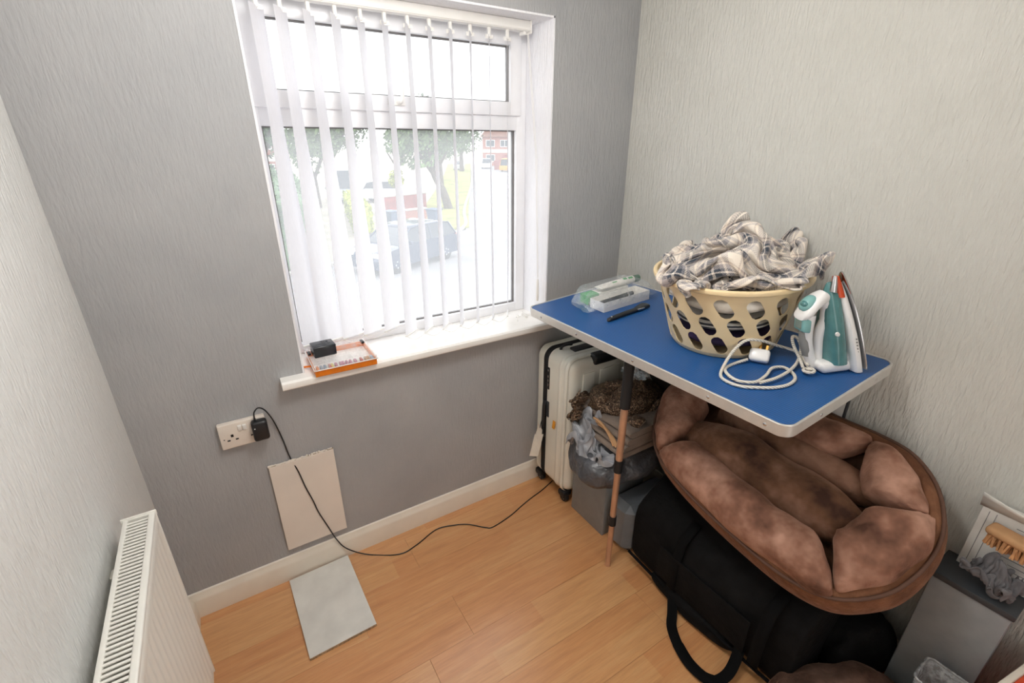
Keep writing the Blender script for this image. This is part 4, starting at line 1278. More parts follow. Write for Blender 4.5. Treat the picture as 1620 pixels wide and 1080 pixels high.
CLOTH_B = ((-0.1132, -0.1933, -0.0365, 0.3072, 0.2308, 0.1898),
[260,179,123,62,0,0,40,66,77,95,89,120,94,114,172,203,210,261,307,358,341,345,241,241,182,183,183,142,147,170,169,109,115,127,124,110,179,241,248,272,333,351,368,377,362,294,199,210,163,196,
207,203,238,239,207,142,164,160,157,209,309,337,373,369,425,414,426,374,320,253,218,177,164,223,229,281,261,265,269,289,268,262,264,313,400,449,494,480,441,471,376,365,250,232,196,170,234,
247,293,295,331,327,307,346,358,346,360,385,482,531,497,474,472,389,404,269,279,247,228,260,319,299,276,303,332,349,355,413,416,395,445,479,524,500,473,455,407,459,301,299,290,326,357,377,
376,349,323,361,388,414,445,453,450,495,481,490,527,490,457,438,479,331,332,361,398,435,444,455,434,406,400,383,449,482,511,517,500,532,545,545,495,477,503,507,354,342,403,441,478,428,407,
416,436,429,387,396,457,517,583,583,542,561,559,518,519,551,591,390,368,392,453,428,424,422,416,462,467,468,445,475,573,619,654,599,540,556,534,549,571,599,437,455,472,483,471,453,421,416,
419,473,478,503,546,608,658,679,586,570,570,586,560,582,619,486,505,540,517,479,484,457,441,431,464,456,516,592,675,647,652,594,540,581,599,578,599,634,516,538,560,563,497,450,447,418,461,
499,482,565,667,712,673,664,631,586,582,626,607,616,665,503,574,596,563,500,428,480,499,509,534,513,603,665,694,701,676,647,600,603,638,639,633,648,502,550,573,613,542,531,553,589,605,552,
536,620,690,728,757,738,726,639,599,635,698,654,693,530,590,615,579,604,622,584,563,554,557,546,637,724,733,785,799,810,700,659,659,717,689,676,509,554,579,591,624,635,605,593,590,606,570,
659,738,771,801,816,810,772,737,701,673,685,688,474,550,592,634,659,701,685,633,618,617,607,649,745,828,820,849,799,797,740,760,737,725,698,512,521,616,671,673,716,698,660,680,637,625,662,
756,809,833,837,822,767,726,713,733,787,744,562,566,632,753,743,692,760,752,732,708,717,717,806,861,871,851,867,815,709,688,765,749,754,621,638,689,807,786,743,706,782,767,786,821,839,883,
915,943,915,870,840,685,649,700,761,702,644,679,726,825,796,798,679,724,815,878,918,935,934,956,972,958,866,808,709,653,647,684,716,688,724,720,779,832,841,772,760,838,900,953,999,966,994,
960,914,874,802,740,727,657,675,738,],
[283,326,344,355,369,409,506,552,595,578,622,640,635,591,567,587,664,755,829,898,872,906,919,288,304,364,374,404,415,489,483,537,575,599,623,624,564,541,619,687,756,840,875,902,878,948,270,
313,326,332,340,369,425,471,518,553,546,582,635,610,597,687,761,843,837,862,901,929,958,236,290,292,307,316,360,405,471,523,529,532,564,583,690,694,753,780,798,837,840,878,887,996,244,286,
307,330,341,392,419,456,475,493,491,522,589,678,719,792,751,781,805,774,824,896,973,283,265,310,379,423,391,415,468,488,459,467,503,590,686,747,765,751,746,746,755,774,843,906,241,317,327,
396,415,423,425,469,453,484,510,545,607,692,715,708,710,720,742,765,776,858,878,200,265,328,386,415,466,492,504,482,467,495,542,620,671,711,668,692,709,748,784,808,842,925,204,244,262,308,
367,435,478,489,502,500,496,577,607,647,655,677,681,699,754,792,851,918,982,196,219,241,246,315,414,429,443,450,506,541,555,582,576,606,663,698,719,746,777,847,924,999,203,202,210,264,334,
400,404,392,416,442,487,505,503,533,543,627,682,735,741,792,852,936,982,178,262,271,330,366,401,409,400,404,433,448,478,496,494,552,601,657,714,732,754,794,902,984,150,247,319,322,350,375,
445,444,438,431,417,469,476,546,604,612,677,696,702,706,790,884,970,86,175,249,290,308,386,391,431,377,379,452,461,527,603,657,624,654,661,702,737,757,857,952,36,127,202,282,314,376,370,400,
419,437,494,489,554,612,670,679,639,682,744,785,749,838,943,4,92,174,242,289,323,380,415,462,476,467,456,546,643,675,698,673,700,775,758,779,836,926,34,98,149,230,259,351,400,459,476,504,
487,453,533,618,703,756,702,711,769,742,786,833,886,44,59,119,201,264,348,396,406,428,461,463,510,511,612,708,763,732,746,745,793,818,846,859,0,78,111,189,278,260,301,315,333,365,416,466,
530,636,687,725,731,748,742,799,844,866,919,37,77,162,200,200,213,208,274,310,346,394,435,529,620,664,676,722,788,795,809,838,884,923,36,70,120,175,187,201,261,295,304,342,369,399,504,575,
629,649,683,817,750,791,811,884,894,58,78,101,121,195,298,286,327,360,359,310,362,481,590,632,678,708,787,739,838,809,852,883,40,28,82,94,163,251,324,345,384,392,385,422,525,607,681,721,794,
818,799,843,863,853,856,],
[97,118,126,181,257,316,253,383,377,346,394,353,269,220,184,162,72,121,48,4,74,111,132,155,168,261,183,243,295,184,340,301,305,381,356,263,252,160,100,184,55,104,0,62,148,197,251,201,269,260,
195,174,142,173,290,276,326,295,337,214,182,138,85,150,65,90,47,118,288,295,301,256,266,248,241,212,176,163,216,248,216,349,282,180,208,233,268,314,323,285,242,273,187,314,319,328,301,192,
165,195,142,199,251,230,219,365,243,358,447,573,652,677,583,430,357,151,290,385,377,267,181,111,117,213,209,245,324,262,287,362,486,678,794,878,925,820,618,442,125,188,246,243,237,192,97,72,
154,131,148,266,336,347,481,643,819,932,938,973,883,738,551,170,196,113,126,239,290,239,289,313,289,290,337,389,448,532,657,772,881,919,999,835,663,616,84,154,145,67,194,333,449,518,509,371,
413,428,477,599,553,615,695,781,864,908,797,652,598,67,67,134,120,232,352,474,515,489,440,471,511,604,569,658,613,712,749,821,812,751,569,545,103,170,261,301,244,377,451,528,481,476,551,664,
671,703,666,655,674,686,796,777,669,561,584,97,179,270,272,306,459,531,564,517,588,684,798,741,730,704,682,746,643,706,729,608,509,581,87,201,254,344,385,516,598,563,549,610,748,739,774,673,
727,759,740,731,715,700,726,599,589,114,173,204,275,327,419,510,512,538,594,664,689,726,754,801,794,823,815,825,814,675,609,685,191,253,259,250,251,341,417,487,407,454,560,674,749,751,727,
728,868,927,901,790,658,597,582,217,248,298,338,371,347,250,226,234,294,504,678,728,681,582,583,758,922,942,794,683,571,668,262,294,351,343,464,452,373,217,177,271,464,633,632,602,449,440,
608,837,916,834,772,718,691,285,402,407,347,402,423,343,290,296,304,440,547,596,605,524,479,581,716,754,717,741,812,740,402,558,525,373,287,319,299,357,372,431,410,478,525,520,546,522,600,
563,517,506,565,635,629,426,638,567,383,301,236,237,303,429,515,459,567,536,444,494,452,480,500,371,320,409,530,504,463,597,477,367,258,76,193,323,491,602,548,618,570,434,424,343,345,372,
300,253,355,449,472,415,427,392,237,179,109,115,292,490,601,609,508,513,567,412,265,247,315,143,92,306,458,374,311,329,298,125,85,247,225,288,452,618,613,509,412,487,513,368,234,286,281,198,
335,365,333,])

# ------------------------------------------------------------------ grooming table with a blue ribbed top (slightly tilted)
TA, TB, TN = Vector((.9976, .006, .0688)), Vector((-.0053, .9999, -.011)), Vector((-.0689, .0106, .9976))
TB = (TB - TA * TA.dot(TB)).normalized()
TA.normalize()
TN = TA.cross(TB).normalized()
TM = Matrix(((TA.x, TB.x, TN.x, 1.341), (TA.y, TB.y, TN.y, 1.016), (TA.z, TB.z, TN.z, 1.045), (0, 0, 0, 1)))
TW, TL = .555, 1.119


def onT(a, b2, h=0.0, rotz=0.0):
    return TM @ Matrix.Translation((a, b2, h)) @ Matrix.Rotation(rotz, 4, 'Z')


def rrect(hw, hl, r, n=6):
    o = []
    for cx, cy, a0 in ((hw - r, hl - r, 0), (-hw + r, hl - r, PI / 2), (-hw + r, -hl + r, PI), (hw - r, -hl + r, 1.5 * PI)):
        for k in range(n + 1):
            a = a0 + PI / 2 * k / n
            o.append((cx + r * math.cos(a), cy + r * math.sin(a)))
    return o


tbl = thing('grooming_table', 'table with a blue ribbed rubber top and aluminium rim beside the right wall', 'table', mat=TM)
R0 = rrect(TW / 2 - .006, TL / 2 - .006, .030)
b = new()
add_loft(b, [[Vector((x, y, z)) for x, y in R0] for z in (-.006, -.0008)] + [[Vector((x * .997, y * .998, 0)) for x, y in R0]])
obj('mat_top', b, 'table_mat', tbl, 30)
b = new()
add_loft(b, [[Vector((x, y, z)) for x, y in R0] for z in (-.030, -.0065)])
obj('board', b, 'dark_grey_plastic', tbl, 30)
sec = [(-.006, -.001), (-.0055, .0015), (-.001, .0025), (.0005, .0005), (.0005, -.031), (-.001, -.033), (-.018, -.033), (-.018, -.0305), (-.006, -.0305)]
rows = []
Rr = rrect(TW / 2, TL / 2, .034, 8)
for i, (x, y) in enumerate(Rr):
    p, q = Rr[i - 1], Rr[(i + 1) % len(Rr)]
    t = Vector((q[0] - p[0], q[1] - p[1], 0)).normalized()
    nn = Vector((t.y, -t.x, 0))
    rows.append([Vector((x, y, 0)) + nn * d + Vector((0, 0, z)) for d, z in sec])
b = new()
add_grid(b, rows, True, True)
obj('rim', b, 'alu', tbl, 35)
for y in (-.50, -.335, -.05, .235, .46):
    obj('screw', add_lathe(new(), [(0, .0018), (.0035, .0014), (.005, 0), (.005, -.002)], 10, Matrix.Translation((-TW / 2 - .0005, y, -.0165)) @ Matrix.Rotation(-PI / 2, 4, 'Y')), 'steel', tbl, 40)
for x in (-.13, .16):
    obj('screw', add_lathe(new(), [(0, .0018), (.0035, .0014), (.005, 0), (.005, -.002)], 10, Matrix.Translation((x, -TL / 2 - .0005, -.0165)) @ Matrix.Rotation(PI / 2, 4, 'X')), 'steel', tbl, 40)


def table_leg(x, y, ztop):
    lg = obj('leg', add_lathe(new(), [(0, .004), (.0115, .004), (.0115, .235), (.0125, .24), (.0125, .50), (.014, .505), (.014, .80), (0, .80)], 14, Matrix.Translation((x, y, 0))), 'copper', tbl, 40, world=True, label='copper coloured telescopic leg')
    for z, h, r in ((.225, .045, .0155), (.49, .055, .017)):
        obj('collar', add_lathe(new(), [(0, z), (r, z), (r, z + h), (0, z + h)], 14, Matrix.Translation((x, y, 0))), 'rubber_black', lg, 40, world=True, label='black rubber collar')
    obj('sleeve', add_lathe(new(), [(0, .775), (.0185, .775), (.0185, ztop), (0, ztop)], 14, Matrix.Translation((x, y, 0))), 'rubber_black', lg, 40, world=True, label='black upper sleeve')
    obj('foot', add_lathe(new(), [(0, 0), (.0125, 0), (.0125, .012), (0, .012)], 14, Matrix.Translation((x, y, 0))), 'copper', lg, 40, world=True)


table_leg(1.135, 1.039, 1.001)
b = new()
add_box(b, (0, .03, -.040), (.42, .03, .018), .002)
add_box(b, (0, -.40, -.040), (.42, .03, .018), .002)
obj('under_frame', b, 'rubber_black', tbl, 30)
for y in (.62, 1.45):
    obj('wall_bracket', bx(1.585, 1.6845, y, y + .035, 1.004, 1.026, .002), 'alu', tbl, 30, world=True)

# ------------------------------------------------------------------ laundry basket
BA, BB = .050, -.138
bk = thing('laundry_basket', 'round cream plastic laundry basket with slanted oval holes on the blue table', 'basket', mat=onT(BA, BB, .0005, .25))
RB, RT, BH = .162, .222, .240


def brad(h):
    t = h / BH
    return RB + (RT - RB) * (t ** .9) if t > 0 else RB


def wall_pt(s, h, off=0.0):
    r = brad(h) - off
    return Vector((r * math.cos(s), r * math.sin(s), h))


b = new()
NC, NR = 15, 3
H0, H1 = .0165, .2105
ch_ = (H1 - H0) / NR
cw = 2 * PI / NC
NS = 6
shear = -0.5
rowsV = {}


def vget(s, h, off):
    k_ = (round((s % (2 * PI)) * 20000), round(h * 100000), off)
    if k_[0] == round(2 * PI * 20000):
        k_ = (0,) + k_[1:]
    if k_ not in rowsV:
        rowsV[k_] = b.verts.new(wall_pt(s, h, off))
    return rowsV[k_]


TH = .0028
for r in range(NR):
    for c in range(NC):
        s0 = c * cw + (NR - r) * cw * .5 * 1.0
        # cell corners (sheared): bottom-left, bottom-right, top-right, top-left
        cor = [(0.5, 0), (1.5, 0), (1.0, 1), (0.0, 1)]
        out2, inn = [], []
        for e in range(4):
            (xa, ya), (xb, yb) = cor[e], cor[(e + 1) % 4]
            for q in range(NS):
                t = q / NS
                out2.append((xa + (xb - xa) * t, ya + (yb - ya) * t))
        # slanted stadium hole: radial points on a capsule tilted from top left to bottom right
        wm = cw * .19
        for (x, y) in out2:
            th_ = math.atan2((y - .5) * ch_, (x - .75) * wm)
            dx, dy = math.cos(th_), math.sin(th_)
            lo_, hi_ = 0.0, .06
            for _ in range(24):
                md = (lo_ + hi_) / 2
                px, py = dx * md, dy * md
                t = max(-.0158, min(.0158, -px * .53 + py * .848))
                if math.hypot(px + .53 * t, py - .848 * t) < .0184:
                    lo_ = md
                else:
                    hi_ = md
            inn.append((.75 + dx * lo_ / wm, .5 + dy * lo_ / ch_))
        n4 = len(out2)
        for off in (0.0, TH):
            A = [vget(s0 + x * cw, H0 + (r + y) * ch_, off) for x, y in out2]
            I = [vget(s0 + x * cw, H0 + (r + y) * ch_, off) for x, y in inn]
            for q in range(n4):
                f = (A[q], A[(q + 1) % n4], I[(q + 1) % n4], I[q])
                b.faces.new(f if off == 0 else f[::-1])
            if off == 0.0:
                I0 = I
        for q in range(n4):
            b.faces.new((I0[q], I0[(q + 1) % n4], I[(q + 1) % n4], I[q]))
obj('perforated_wall', b, 'basket', bk, 35)
b = new()
n_ = 90
prof = [(0, .004), (RB - .008, .004), (RB - .002, .007), (brad(.0165) - TH, H0), (brad(H0), H0), (RB + .001, .008), (RB - .004, .0015), (RB - .010, 0), (0, 0)]
add_lathe(b, prof, n_)
obj('base', b, 'basket', bk, 35)
b = new()
prof = [(brad(H1) - TH, H1), (brad(H1), H1), (brad(.222), .222), (.224, .226), (.230, .226), (.235, .229), (.2365, .235), (.235, .240), (.230, .243), (.224, .242), (.219, .237), (brad(.222) - TH, .222), (brad(H1) - TH, H1)]
add_lathe(b, prof, n_)
obj('rim', b, 'basket', bk, 35)

# blanket (a thick crumpled fleece, cloth shape stored as packed vertices)


def unpack(data):
    lim, xs, ys, zs = data
    return [Vector([lim[a] + q[a] / 999.0 * (lim[3 + a] - lim[a]) for a in range(3)]) for q in zip(xs, ys, zs)]


def cloth_obj(name, pts, n, mat, parent=None, lv=2, thick=0.0, flip=False):
    me = bpy.data.meshes.new(name)
    me.from_pydata(pts, [], [(i * n + j, (i + 1) * n + j, (i + 1) * n + j + 1, i * n + j + 1) for i in range(n - 1) for j in range(n - 1)])
    uv = me.uv_layers.new(name='cloth')
    for l in me.loops:
        i = l.vertex_index
        uv.data[l.index].uv = (i // n / (n - 1), i % n / (n - 1))
    o = bpy.data.objects.new(name, me)
    COL.objects.link(o)
    fin(o, me, mat, 180)
    MATS[o.name] = Matrix.Identity(4)
    if thick:
        s = o.modifiers.new('thickness', 'SOLIDIFY')
        s.thickness = thick
        s.offset = 0
    subsurf(o, lv)
    if parent:
        o.parent = parent
        MATS[o.name] = MATS[parent.name]
    return o


CLA = unpack(CLOTH_A)
CLB = unpack(CLOTH_B)


def relax(pts, n, times):
    for _ in range(times):
        new_ = []
        for i in range(n):
            for j in range(n):
                nb = [pts[a * n + c] for a, c in ((i - 1, j), (i + 1, j), (i, j - 1), (i, j + 1)) if 0 <= a < n and 0 <= c < n]
                new_.append(pts[i * n + j] * .4 + sum(nb, Vector()) / len(nb) * .6)
        pts = new_
    return pts


CLS = relax(CLA, 46, 9)
def tailed(p):
    if p.x > .19:
        e = p.x - .19
        return Vector((.19 + e * .62, p.y + e * .15, p.z + e * .28))
    return p


blk = thing('plaid_blanket', 'crumpled grey and cream plaid fleece blanket heaped in the laundry basket', 'blanket', mat=onT(BA, BB, .0) @ Matrix.Rotation(math.radians(-57.7), 4, 'Z'))
cloth_obj('fleece_fold', [tailed(Vector((-p.x * 1.02, p.y * 1.02 - .02, p.z * .92 + .245))) for p in CLA], 46, 'plaid', blk, 2, .008)
cloth_obj('fleece_fold', [Vector((p.y * .90 - .02, p.x * .80 - .03, p.z * .55 + .225)) for p in CLA], 46, 'plaid', blk, 2, .008)

# clothes seen through the holes
for nm, mt, lab, args in (
        ('striped_top', 'stripe', 'grey and white striped garment folded in the laundry basket', ((-.005, -.005, .105), (.158, .158, .036), 2.0, .009, 9, 3.0)),
        ('purple_garment', 'purple', 'dark purple garment at the bottom of the laundry basket', ((-.005, -.005, .046), (.146, .146, .038), 2.0, .007, 9, 5.0)),
        ('white_towel', 'white_cloth', 'cream towel bunched high in the laundry basket behind the holes', ((-.005, -.005, .172), (.180, .180, .040), 2.0, .010, 11, 8.0)),
        ('navy_garment', 'navy', 'dark navy garment on the wall side of the laundry basket', ((.075, .01, .090), (.085, .110, .055), 2.0, .008, 10, 2.0))):
    g = new()
    c, r, p, amp, fr, sd = args
    add_blob(g, c, r, p, 36, 22, amp, fr, sd)
    o = obj(nm, g, mt, None, 180)
    o.matrix_world = onT(BA, BB, .0005)
    tag(o, lab, 'clothing')
    subsurf(o, 1)

# ------------------------------------------------------------------ steam iron with braided cord
IO = (.043, -.428)
dirI = math.radians(-24)
LEAN = math.radians(19)
IM = onT(IO[0], IO[1], 0, dirI)
ir = thing('steam_iron', 'teal and white steam iron standing on its heel at the table end', 'iron', mat=IM)
LM = Matrix(((1, 0, -math.tan(LEAN), 0), (0, 1, 0, 0), (0, 0, 1, 0), (0, 0, 0, 1)))


def iobj(name, bm, mt, par=None, sm=40, label=None, lean=True):
    if lean:
        bm.transform(LM)
    return obj(name, bm, mt, par or ir, sm, label=label)


def hwid(z, w0, ztip, pw=1.7):
    t = min(max(z / ztip, 0), 1)
    return w0 * max(1 - t ** pw, 0.0) ** .75 + .001


def slab(p0, p1, w0, z0, ztip, n=18, pw=1.7, p1top=None, p0top=None, rnd_=3.0):
    bm = new()
    secs = []
    for i in range(n + 1):
        t = i / n
        z = z0 + (ztip - z0) * (1 - (1 - t) ** 1.5)
        a = p0 + ((p0top if p0top is not None else p0) - p0) * t
        c = p1 + ((p1top if p1top is not None else p1) - p1) * t
        w = hwid(z, w0, ztip * 1.0005, pw)
        secs.append([Vector((x, y, z)) for x, y in sell((a + c) / 2, 0, (c - a) / 2, w, rnd_, 20)])
    add_loft(bm, secs)
    return bm


iobj('soleplate', slab(.136, .142, .060, .012, .292, 20, 2.0, rnd_=6), 'steel', sm=30, label='metal soleplate')
iobj('skirt', slab(.104, .136, .057, .004, .262, 20, 1.9, .136, .118, 3.5), 'iron_white')
iobj('water_tank', slab(.044, .106, .050, .030, .266, 20, 1.9, .128, .094, 2.6), 'iron_teal', label='teal water tank')
b = new()
add_loft(b, [[Vector((x, y, z)) for x, y in sell(.118 + (z - .225) * .05, 0, .016 - (z - .225) * .14, .0225 - (z - .225) * .28, 2.4, 16)] for z in (.225, .24, .255, .268, .280)])
iobj('nose', b, 'iron_orange', sm=40, label='orange nose cap')
b = tube([(.098, -.012, .24), (.106, -.009, .262), (.116, -.004, .282)], [.010, .008, .005], 10)
iobj('spray_nozzle', b, 'steel')
b = new()
add_box(b, (.062, 0, .020), (.096, .086, .036), .014, 3)
add_box(b, (.085, 0, .045), (.050, .074, .034), .014, 3)
iobj('heel', b, 'iron_white')
hp = cat([(.020, 0, .012), (.012, 0, .05), (.010, 0, .10), (.016, 0, .145), (.026, 0, .180)], 5)
b = tube(hp, [.017, .0165, .016, .0155, .0155, .0155, .0155, .0155, .0155, .0155, .016, .0165, .017, .0175, .018, .0185, .019, .0195, .020, .020, .020], 14)
iobj('handle', b, 'iron_white')
b = tube([(.0065, 0, .050), (.0045, 0, .075), (.0045, 0, .10), (.0070, 0, .128)], [.0125, .0145, .0145, .0135], 12)
iobj('grip', b, 'iron_grey', label='soft grey grip insert')
b = new()
secs = []
for (x, z, hxx, w) in ((-.002, .176, .010, .020), (.010, .183, .018, .025), (.030, .198, .024, .027), (.050, .214, .024, .025), (.070, .224, .020, .021), (.086, .222, .014, .015)):
    secs.append([Vector((x + .35 * dz, y, z + dz)) for dz, y in sell(0, 0, hxx, w, 2.6, 16)])
add_loft(b, secs)
iobj('handle_head', b, 'iron_white')
b = tube(cat([(.072, 0, .220), (.082, 0, .198), (.076, 0, .160), (.050, 0, .112), (.036, 0, .030)], 5), [.017] * 6 + [.015] * 5 + [.013] * 10, 12)
iobj('rear_arm', b, 'iron_white')
b = new()
add_blob(b, (.030, 0, .2105), (.030, .0185, .014), 2.4, 16, 10, rot=Matrix.Rotation(math.radians(-38), 3, 'Y'))
btn = iobj('button_pad', b, 'iron_teal_light', label='light teal button pad')
b = new()
add_blob(b, (.016, -.004, .2125), (.010, .011, .006), 2.2, 14, 8, rot=Matrix.Rotation(math.radians(-38), 3, 'Y'))
obj('steam_button', (b.transform(LM), b)[1], 'iron_teal', btn, 60)
b = box((.006, 0, .150), (.024, .042, .042), .006, 3, Matrix.Rotation(math.radians(14), 4, 'Y'))
dsp = iobj('display_block', b, 'iron_teal_light')
b = box((-.0065, 0, .152), (.003, .024, .024), .001, 1, Matrix.Rotation(math.radians(14), 4, 'Y'))
obj('screen', (b.transform(LM), b)[1], 'lcd', dsp, 30, label='grey green display screen')
b = add_lathe(new(), [(0, .004), (.006, .003), (.007, 0)], 14, Matrix.Translation((.073, -.043, .128)) @ Matrix.Rotation(PI / 2, 4, 'X'))
iobj('dial', b, 'iron_white')
b = new()
for q in range(6):
    add_box(b, (.122, -.0535 + q * .0002, .060 + q * .010), (.004, .002, .005), .0005)
iobj('vent_marks', b, 'iron_grey', sm=0)
cordA = [(0.030, -0.432, .02), (0.06, -0.402, .02), (0.085, -0.37, .022), (0.08, -0.345, .026), (0.05, -0.325, .039), (0.014, -0.321, .057), (-0.013, -0.313, .069), (-0.035, -0.304, .076), (-0.053, -0.294, .077), (-0.07, -0.284, .068), (-0.095, -0.275, .042), (-0.13, -0.279, .018), (-0.174, -0.297, .0045), (-0.197, -0.326, .0045), (-0.196, -0.369, .0045), (-0.17, -0.401, .0045), (-0.132, -0.432, .0045),
         (-0.087, -0.447, .0045), (-0.043, -0.44, .0045), (-0.014, -0.415, .0045), (-0.008, -0.385, .007), (-0.043, -0.372, .010), (-0.096, -0.386, .010), (-0.151, -0.389, .010), (-0.181, -0.355, .010), (-0.168, -0.313, .010), (-0.131, -0.284, .0045), (-0.085, -0.283, .0045), (-0.048, -0.298, .012)]
cordB = [(0.021, -0.426, .012), (0.040, -0.401, .03), (0.05, -0.378, .05), (0.055, -0.365, .07), (0.062, -0.362, .078), (0.075, -0.37, .070), (0.074, -0.385, .045), (0.046, -0.397, .016), (-0.016, -0.41, .011), (-0.091, -0.412, .011), (-0.146, -0.400, .011)]
I2 = IM.inverted()
for q, cd in enumerate((cordA, cordB)):
    pts = [I2 @ (TM @ Vector(p)) for p in cat([(a_, b_, c_ + .0008) for a_, b_, c_ in cd], 7)]
    obj('cord', tube(pts, .0046, 8), 'braid', ir, 60)
pts = [I2 @ (TM @ (Vector((.016, -.447, .011)) + Vector((math.cos(a) * r_, math.sin(a) * r_, a * .0009)))) for a, r_ in [(q * .45, .019 - q * .0007) for q in range(24)]]
obj('cord_coil', tube(pts, .0046, 8), 'braid', ir, 60)
PM = I2 @ onT(-.019, -.316, .006, math.radians(-66)) @ Matrix.Translation((0, 0, .017)) @ Matrix.Rotation(math.radians(48), 4, 'X') @ Matrix.Translation((0, 0, -.017))
b = box((0, 0, .017), (.056, .040, .032), .010, 3)
b.transform(PM)
plg = obj('plug', b, 'iron_white', ir, 40, label='white three pin plug')
for x, l in ((-.002, .020), (.016, .015), (-.016, .015)):
    b = box((x, .020 + l / 2, .020), (.007, l, .004), .0006)
    b.transform(PM)
    obj('plug_pin', b, 'brass', plg, 30)

# ------------------------------------------------------------------ clear bag of pet care bits, and a black clipper, on the table
def tp(a, b2, h=0.0):
    return Vector((a, b2, h))


trayM = onT(.040, .335, .001, math.radians(-1.5))
ty = thing('card_tray', 'long white card tray inside the clear plastic bag on the blue table', 'tray', mat=trayM)
b = bx(-.125, .125, -.042, .042, 0, .002)
for x0, x1, y0, y1 in ((-.125, .125, -.042, -.0405), (-.125, .125, .0405, .042), (-.125, -.1235, -.0405, .0405), (.1235, .125, -.0405, .0405)):
    abx(b, x0, x1, y0, y1, .002, .040)
obj('shell', b, 'white_plastic', ty, 0)
b = bx(-.118, .118, -.038, .038, .002, .014, .004, 2)
obj('liner', b, 'tube_white', ty, 30)
pen = thing('pen_torch', 'black pen shaped torch lying in the white card tray', 'torch', mat=trayM @ Matrix.Translation((-.02, .006, .0245)) @ Matrix.Rotation(math.radians(3), 4, 'Z') @ Matrix.Rotation(PI / 2, 4, 'Y'))
obj('barrel', add_lathe(new(), [(0, -.095), (.0075, -.093), (.009, -.085), (.009, .065), (.0095, .066)], 16), 'black_plastic', pen, 40)
obj('band', add_lathe(new(), [(.0095, .066), (.0102, .067), (.0102, .074), (.0095, .075)], 16), 'steel', pen, 40, label='silver band')
obj('cap', add_lathe(new(), [(.0095, .075), (.009, .09), (.0085, .10), (.0, .101)], 16), 'dark_grey_plastic', pen, 40)
gc = thing('green_carton', 'small green and white carton behind the white tray in the plastic bag', 'carton', mat=onT(.045, .425, .001, math.radians(-3)))
obj('carton_body', bx(-.120, .100, -.026, .026, 0, .040, .001), 'green', gc, 0)
obj('label', bx(-.060, .1003, -.0262, .0262, .012, .0404, .0005), 'tube_white', gc, 0, label='white printed panel')
tu = thing('ointment_tube', 'white tube with a grey green cap lying on the green carton', 'tube', mat=onT(.105, .412, .058, math.radians(-3)) @ Matrix.Rotation(PI / 2, 4, 'Y'))
secs = []
for z, a, w in ((-.115, .002, .024), (-.09, .007, .024), (-.04, .0135, .021), (.02, .0165, .0175), (.078, .0165, .0165), (.084, .012, .012)):
    secs.append([Vector((x, y, z)) for x, y in sell(0, 0, a, w, 2.0, 18)])
b = new()
add_loft(b, secs)
obj('tube_body', b, 'tube_white', tu, 50)
obj('cap', add_lathe(new(), [(0, .082), (.0155, .082), (.0160, .088), (.0150, .112), (0, .113)], 18), 'green_dark', tu, 40)
b = new()
for z0, z1, a0, a1 in ((.045, .070, -2.9, -2.3), (.018, .038, -3.1, -2.4), (-.045, -.02, -2.6, -2.3)):
    rows = [[Vector((-.0169 * math.cos(t) * -1 if False else .0169 * math.cos(t), .0178 * math.sin(t), z)) for t in [a0 + (a1 - a0) * q / 5 for q in range(6)]] for z in (z0, z1)]
    add_grid(b, rows)
lbm = obj('printed_marks', b, 'green', tu, 60, label='green printed marks')
wrap = []
N3 = 34
for i in range(N3):
    u = i / (N3 - 1)
    for j in range(N3):
        v = j / (N3 - 1) * 2 * PI
        x = -.185 + .37 * u
        e = min(1, 5 * min(u + .02, 1.02 - u))
        hy_ = (.095) * (.62 + .38 * e)
        hz_ = .008 + (.036) * e
        q = Vector((x, math.cos(v) * hy_, .032 * e + .014 + math.copysign(abs(math.sin(v)) ** .7, math.sin(v)) * hz_))
        d = noise.noise_vector(q * 26) * .010 + noise.noise_vector(q * 60) * .004
        q = q + d * (1.5 - .9 * e)
        q.z = max(q.z, .0012)
        q.z = min(q.z, .080)
        wrap.append(q)
wo = cloth_obj('plastic_bag', wrap, N3, 'film', None, 1)
wo.matrix_world = onT(.040, .372, 0, math.radians(-2))
tag(wo, 'crumpled clear plastic bag wrapped around the tray and carton on the table', 'bag')

kn = thing('nail_clipper', 'black folding clipper with a steel jaw lying at the front of the plastic bag', 'clipper', mat=onT(-.020, .222, .001, math.radians(1)))
b = new()
secs = []
for x, y, w, h in ((-.118, -.003, .004, .006), (-.112, -.002, .010, .011), (-.085, 0, .011, .013), (-.02, .002, .012, .014), (.04, .003, .012, .014), (.052, .003, .010, .012)):
    secs.append([Vector((x, y + dy, h / 2 + .0005 + dz)) for dy, dz in sell(0, 0, w, h / 2, 2.6, 14)])
add_loft(b, secs)
obj('handle', b, 'black_plastic', kn, 40)
b = new()
secs = []
for x, y, w, h in ((.046, .006, .013, .014), (.07, .008, .017, .018), (.092, .010, .018, .020), (.108, .008, .014, .016), (.116, .004, .006, .010)):
    secs.append([Vector((x, y + dy, h / 2 + .0005 + dz)) for dy, dz in sell(0, 0, w, h / 2, 2.6, 14)])
add_loft(b, secs)
obj('head', b, 'dark_grey_plastic', kn, 40)
obj('jaw', bx(.038, .074, -.013, -.004, .006, .013, .002, 2), 'steel', kn, 40, label='steel jaw')
obj('bolt', add_lathe(new(), [(0, .004), (.003, .003), (.004, 0)], 10, Matrix.Translation((-.095, .0, .0135))), 'steel', kn, 40)

# ------------------------------------------------------------------ suitcase in the corner
sc_ = thing('suitcase', 'cream hard shell suitcase standing in the corner under the window sill', 'suitcase', (1.42, 1.55, 0))
SX0, SX1 = 1.192, 1.650


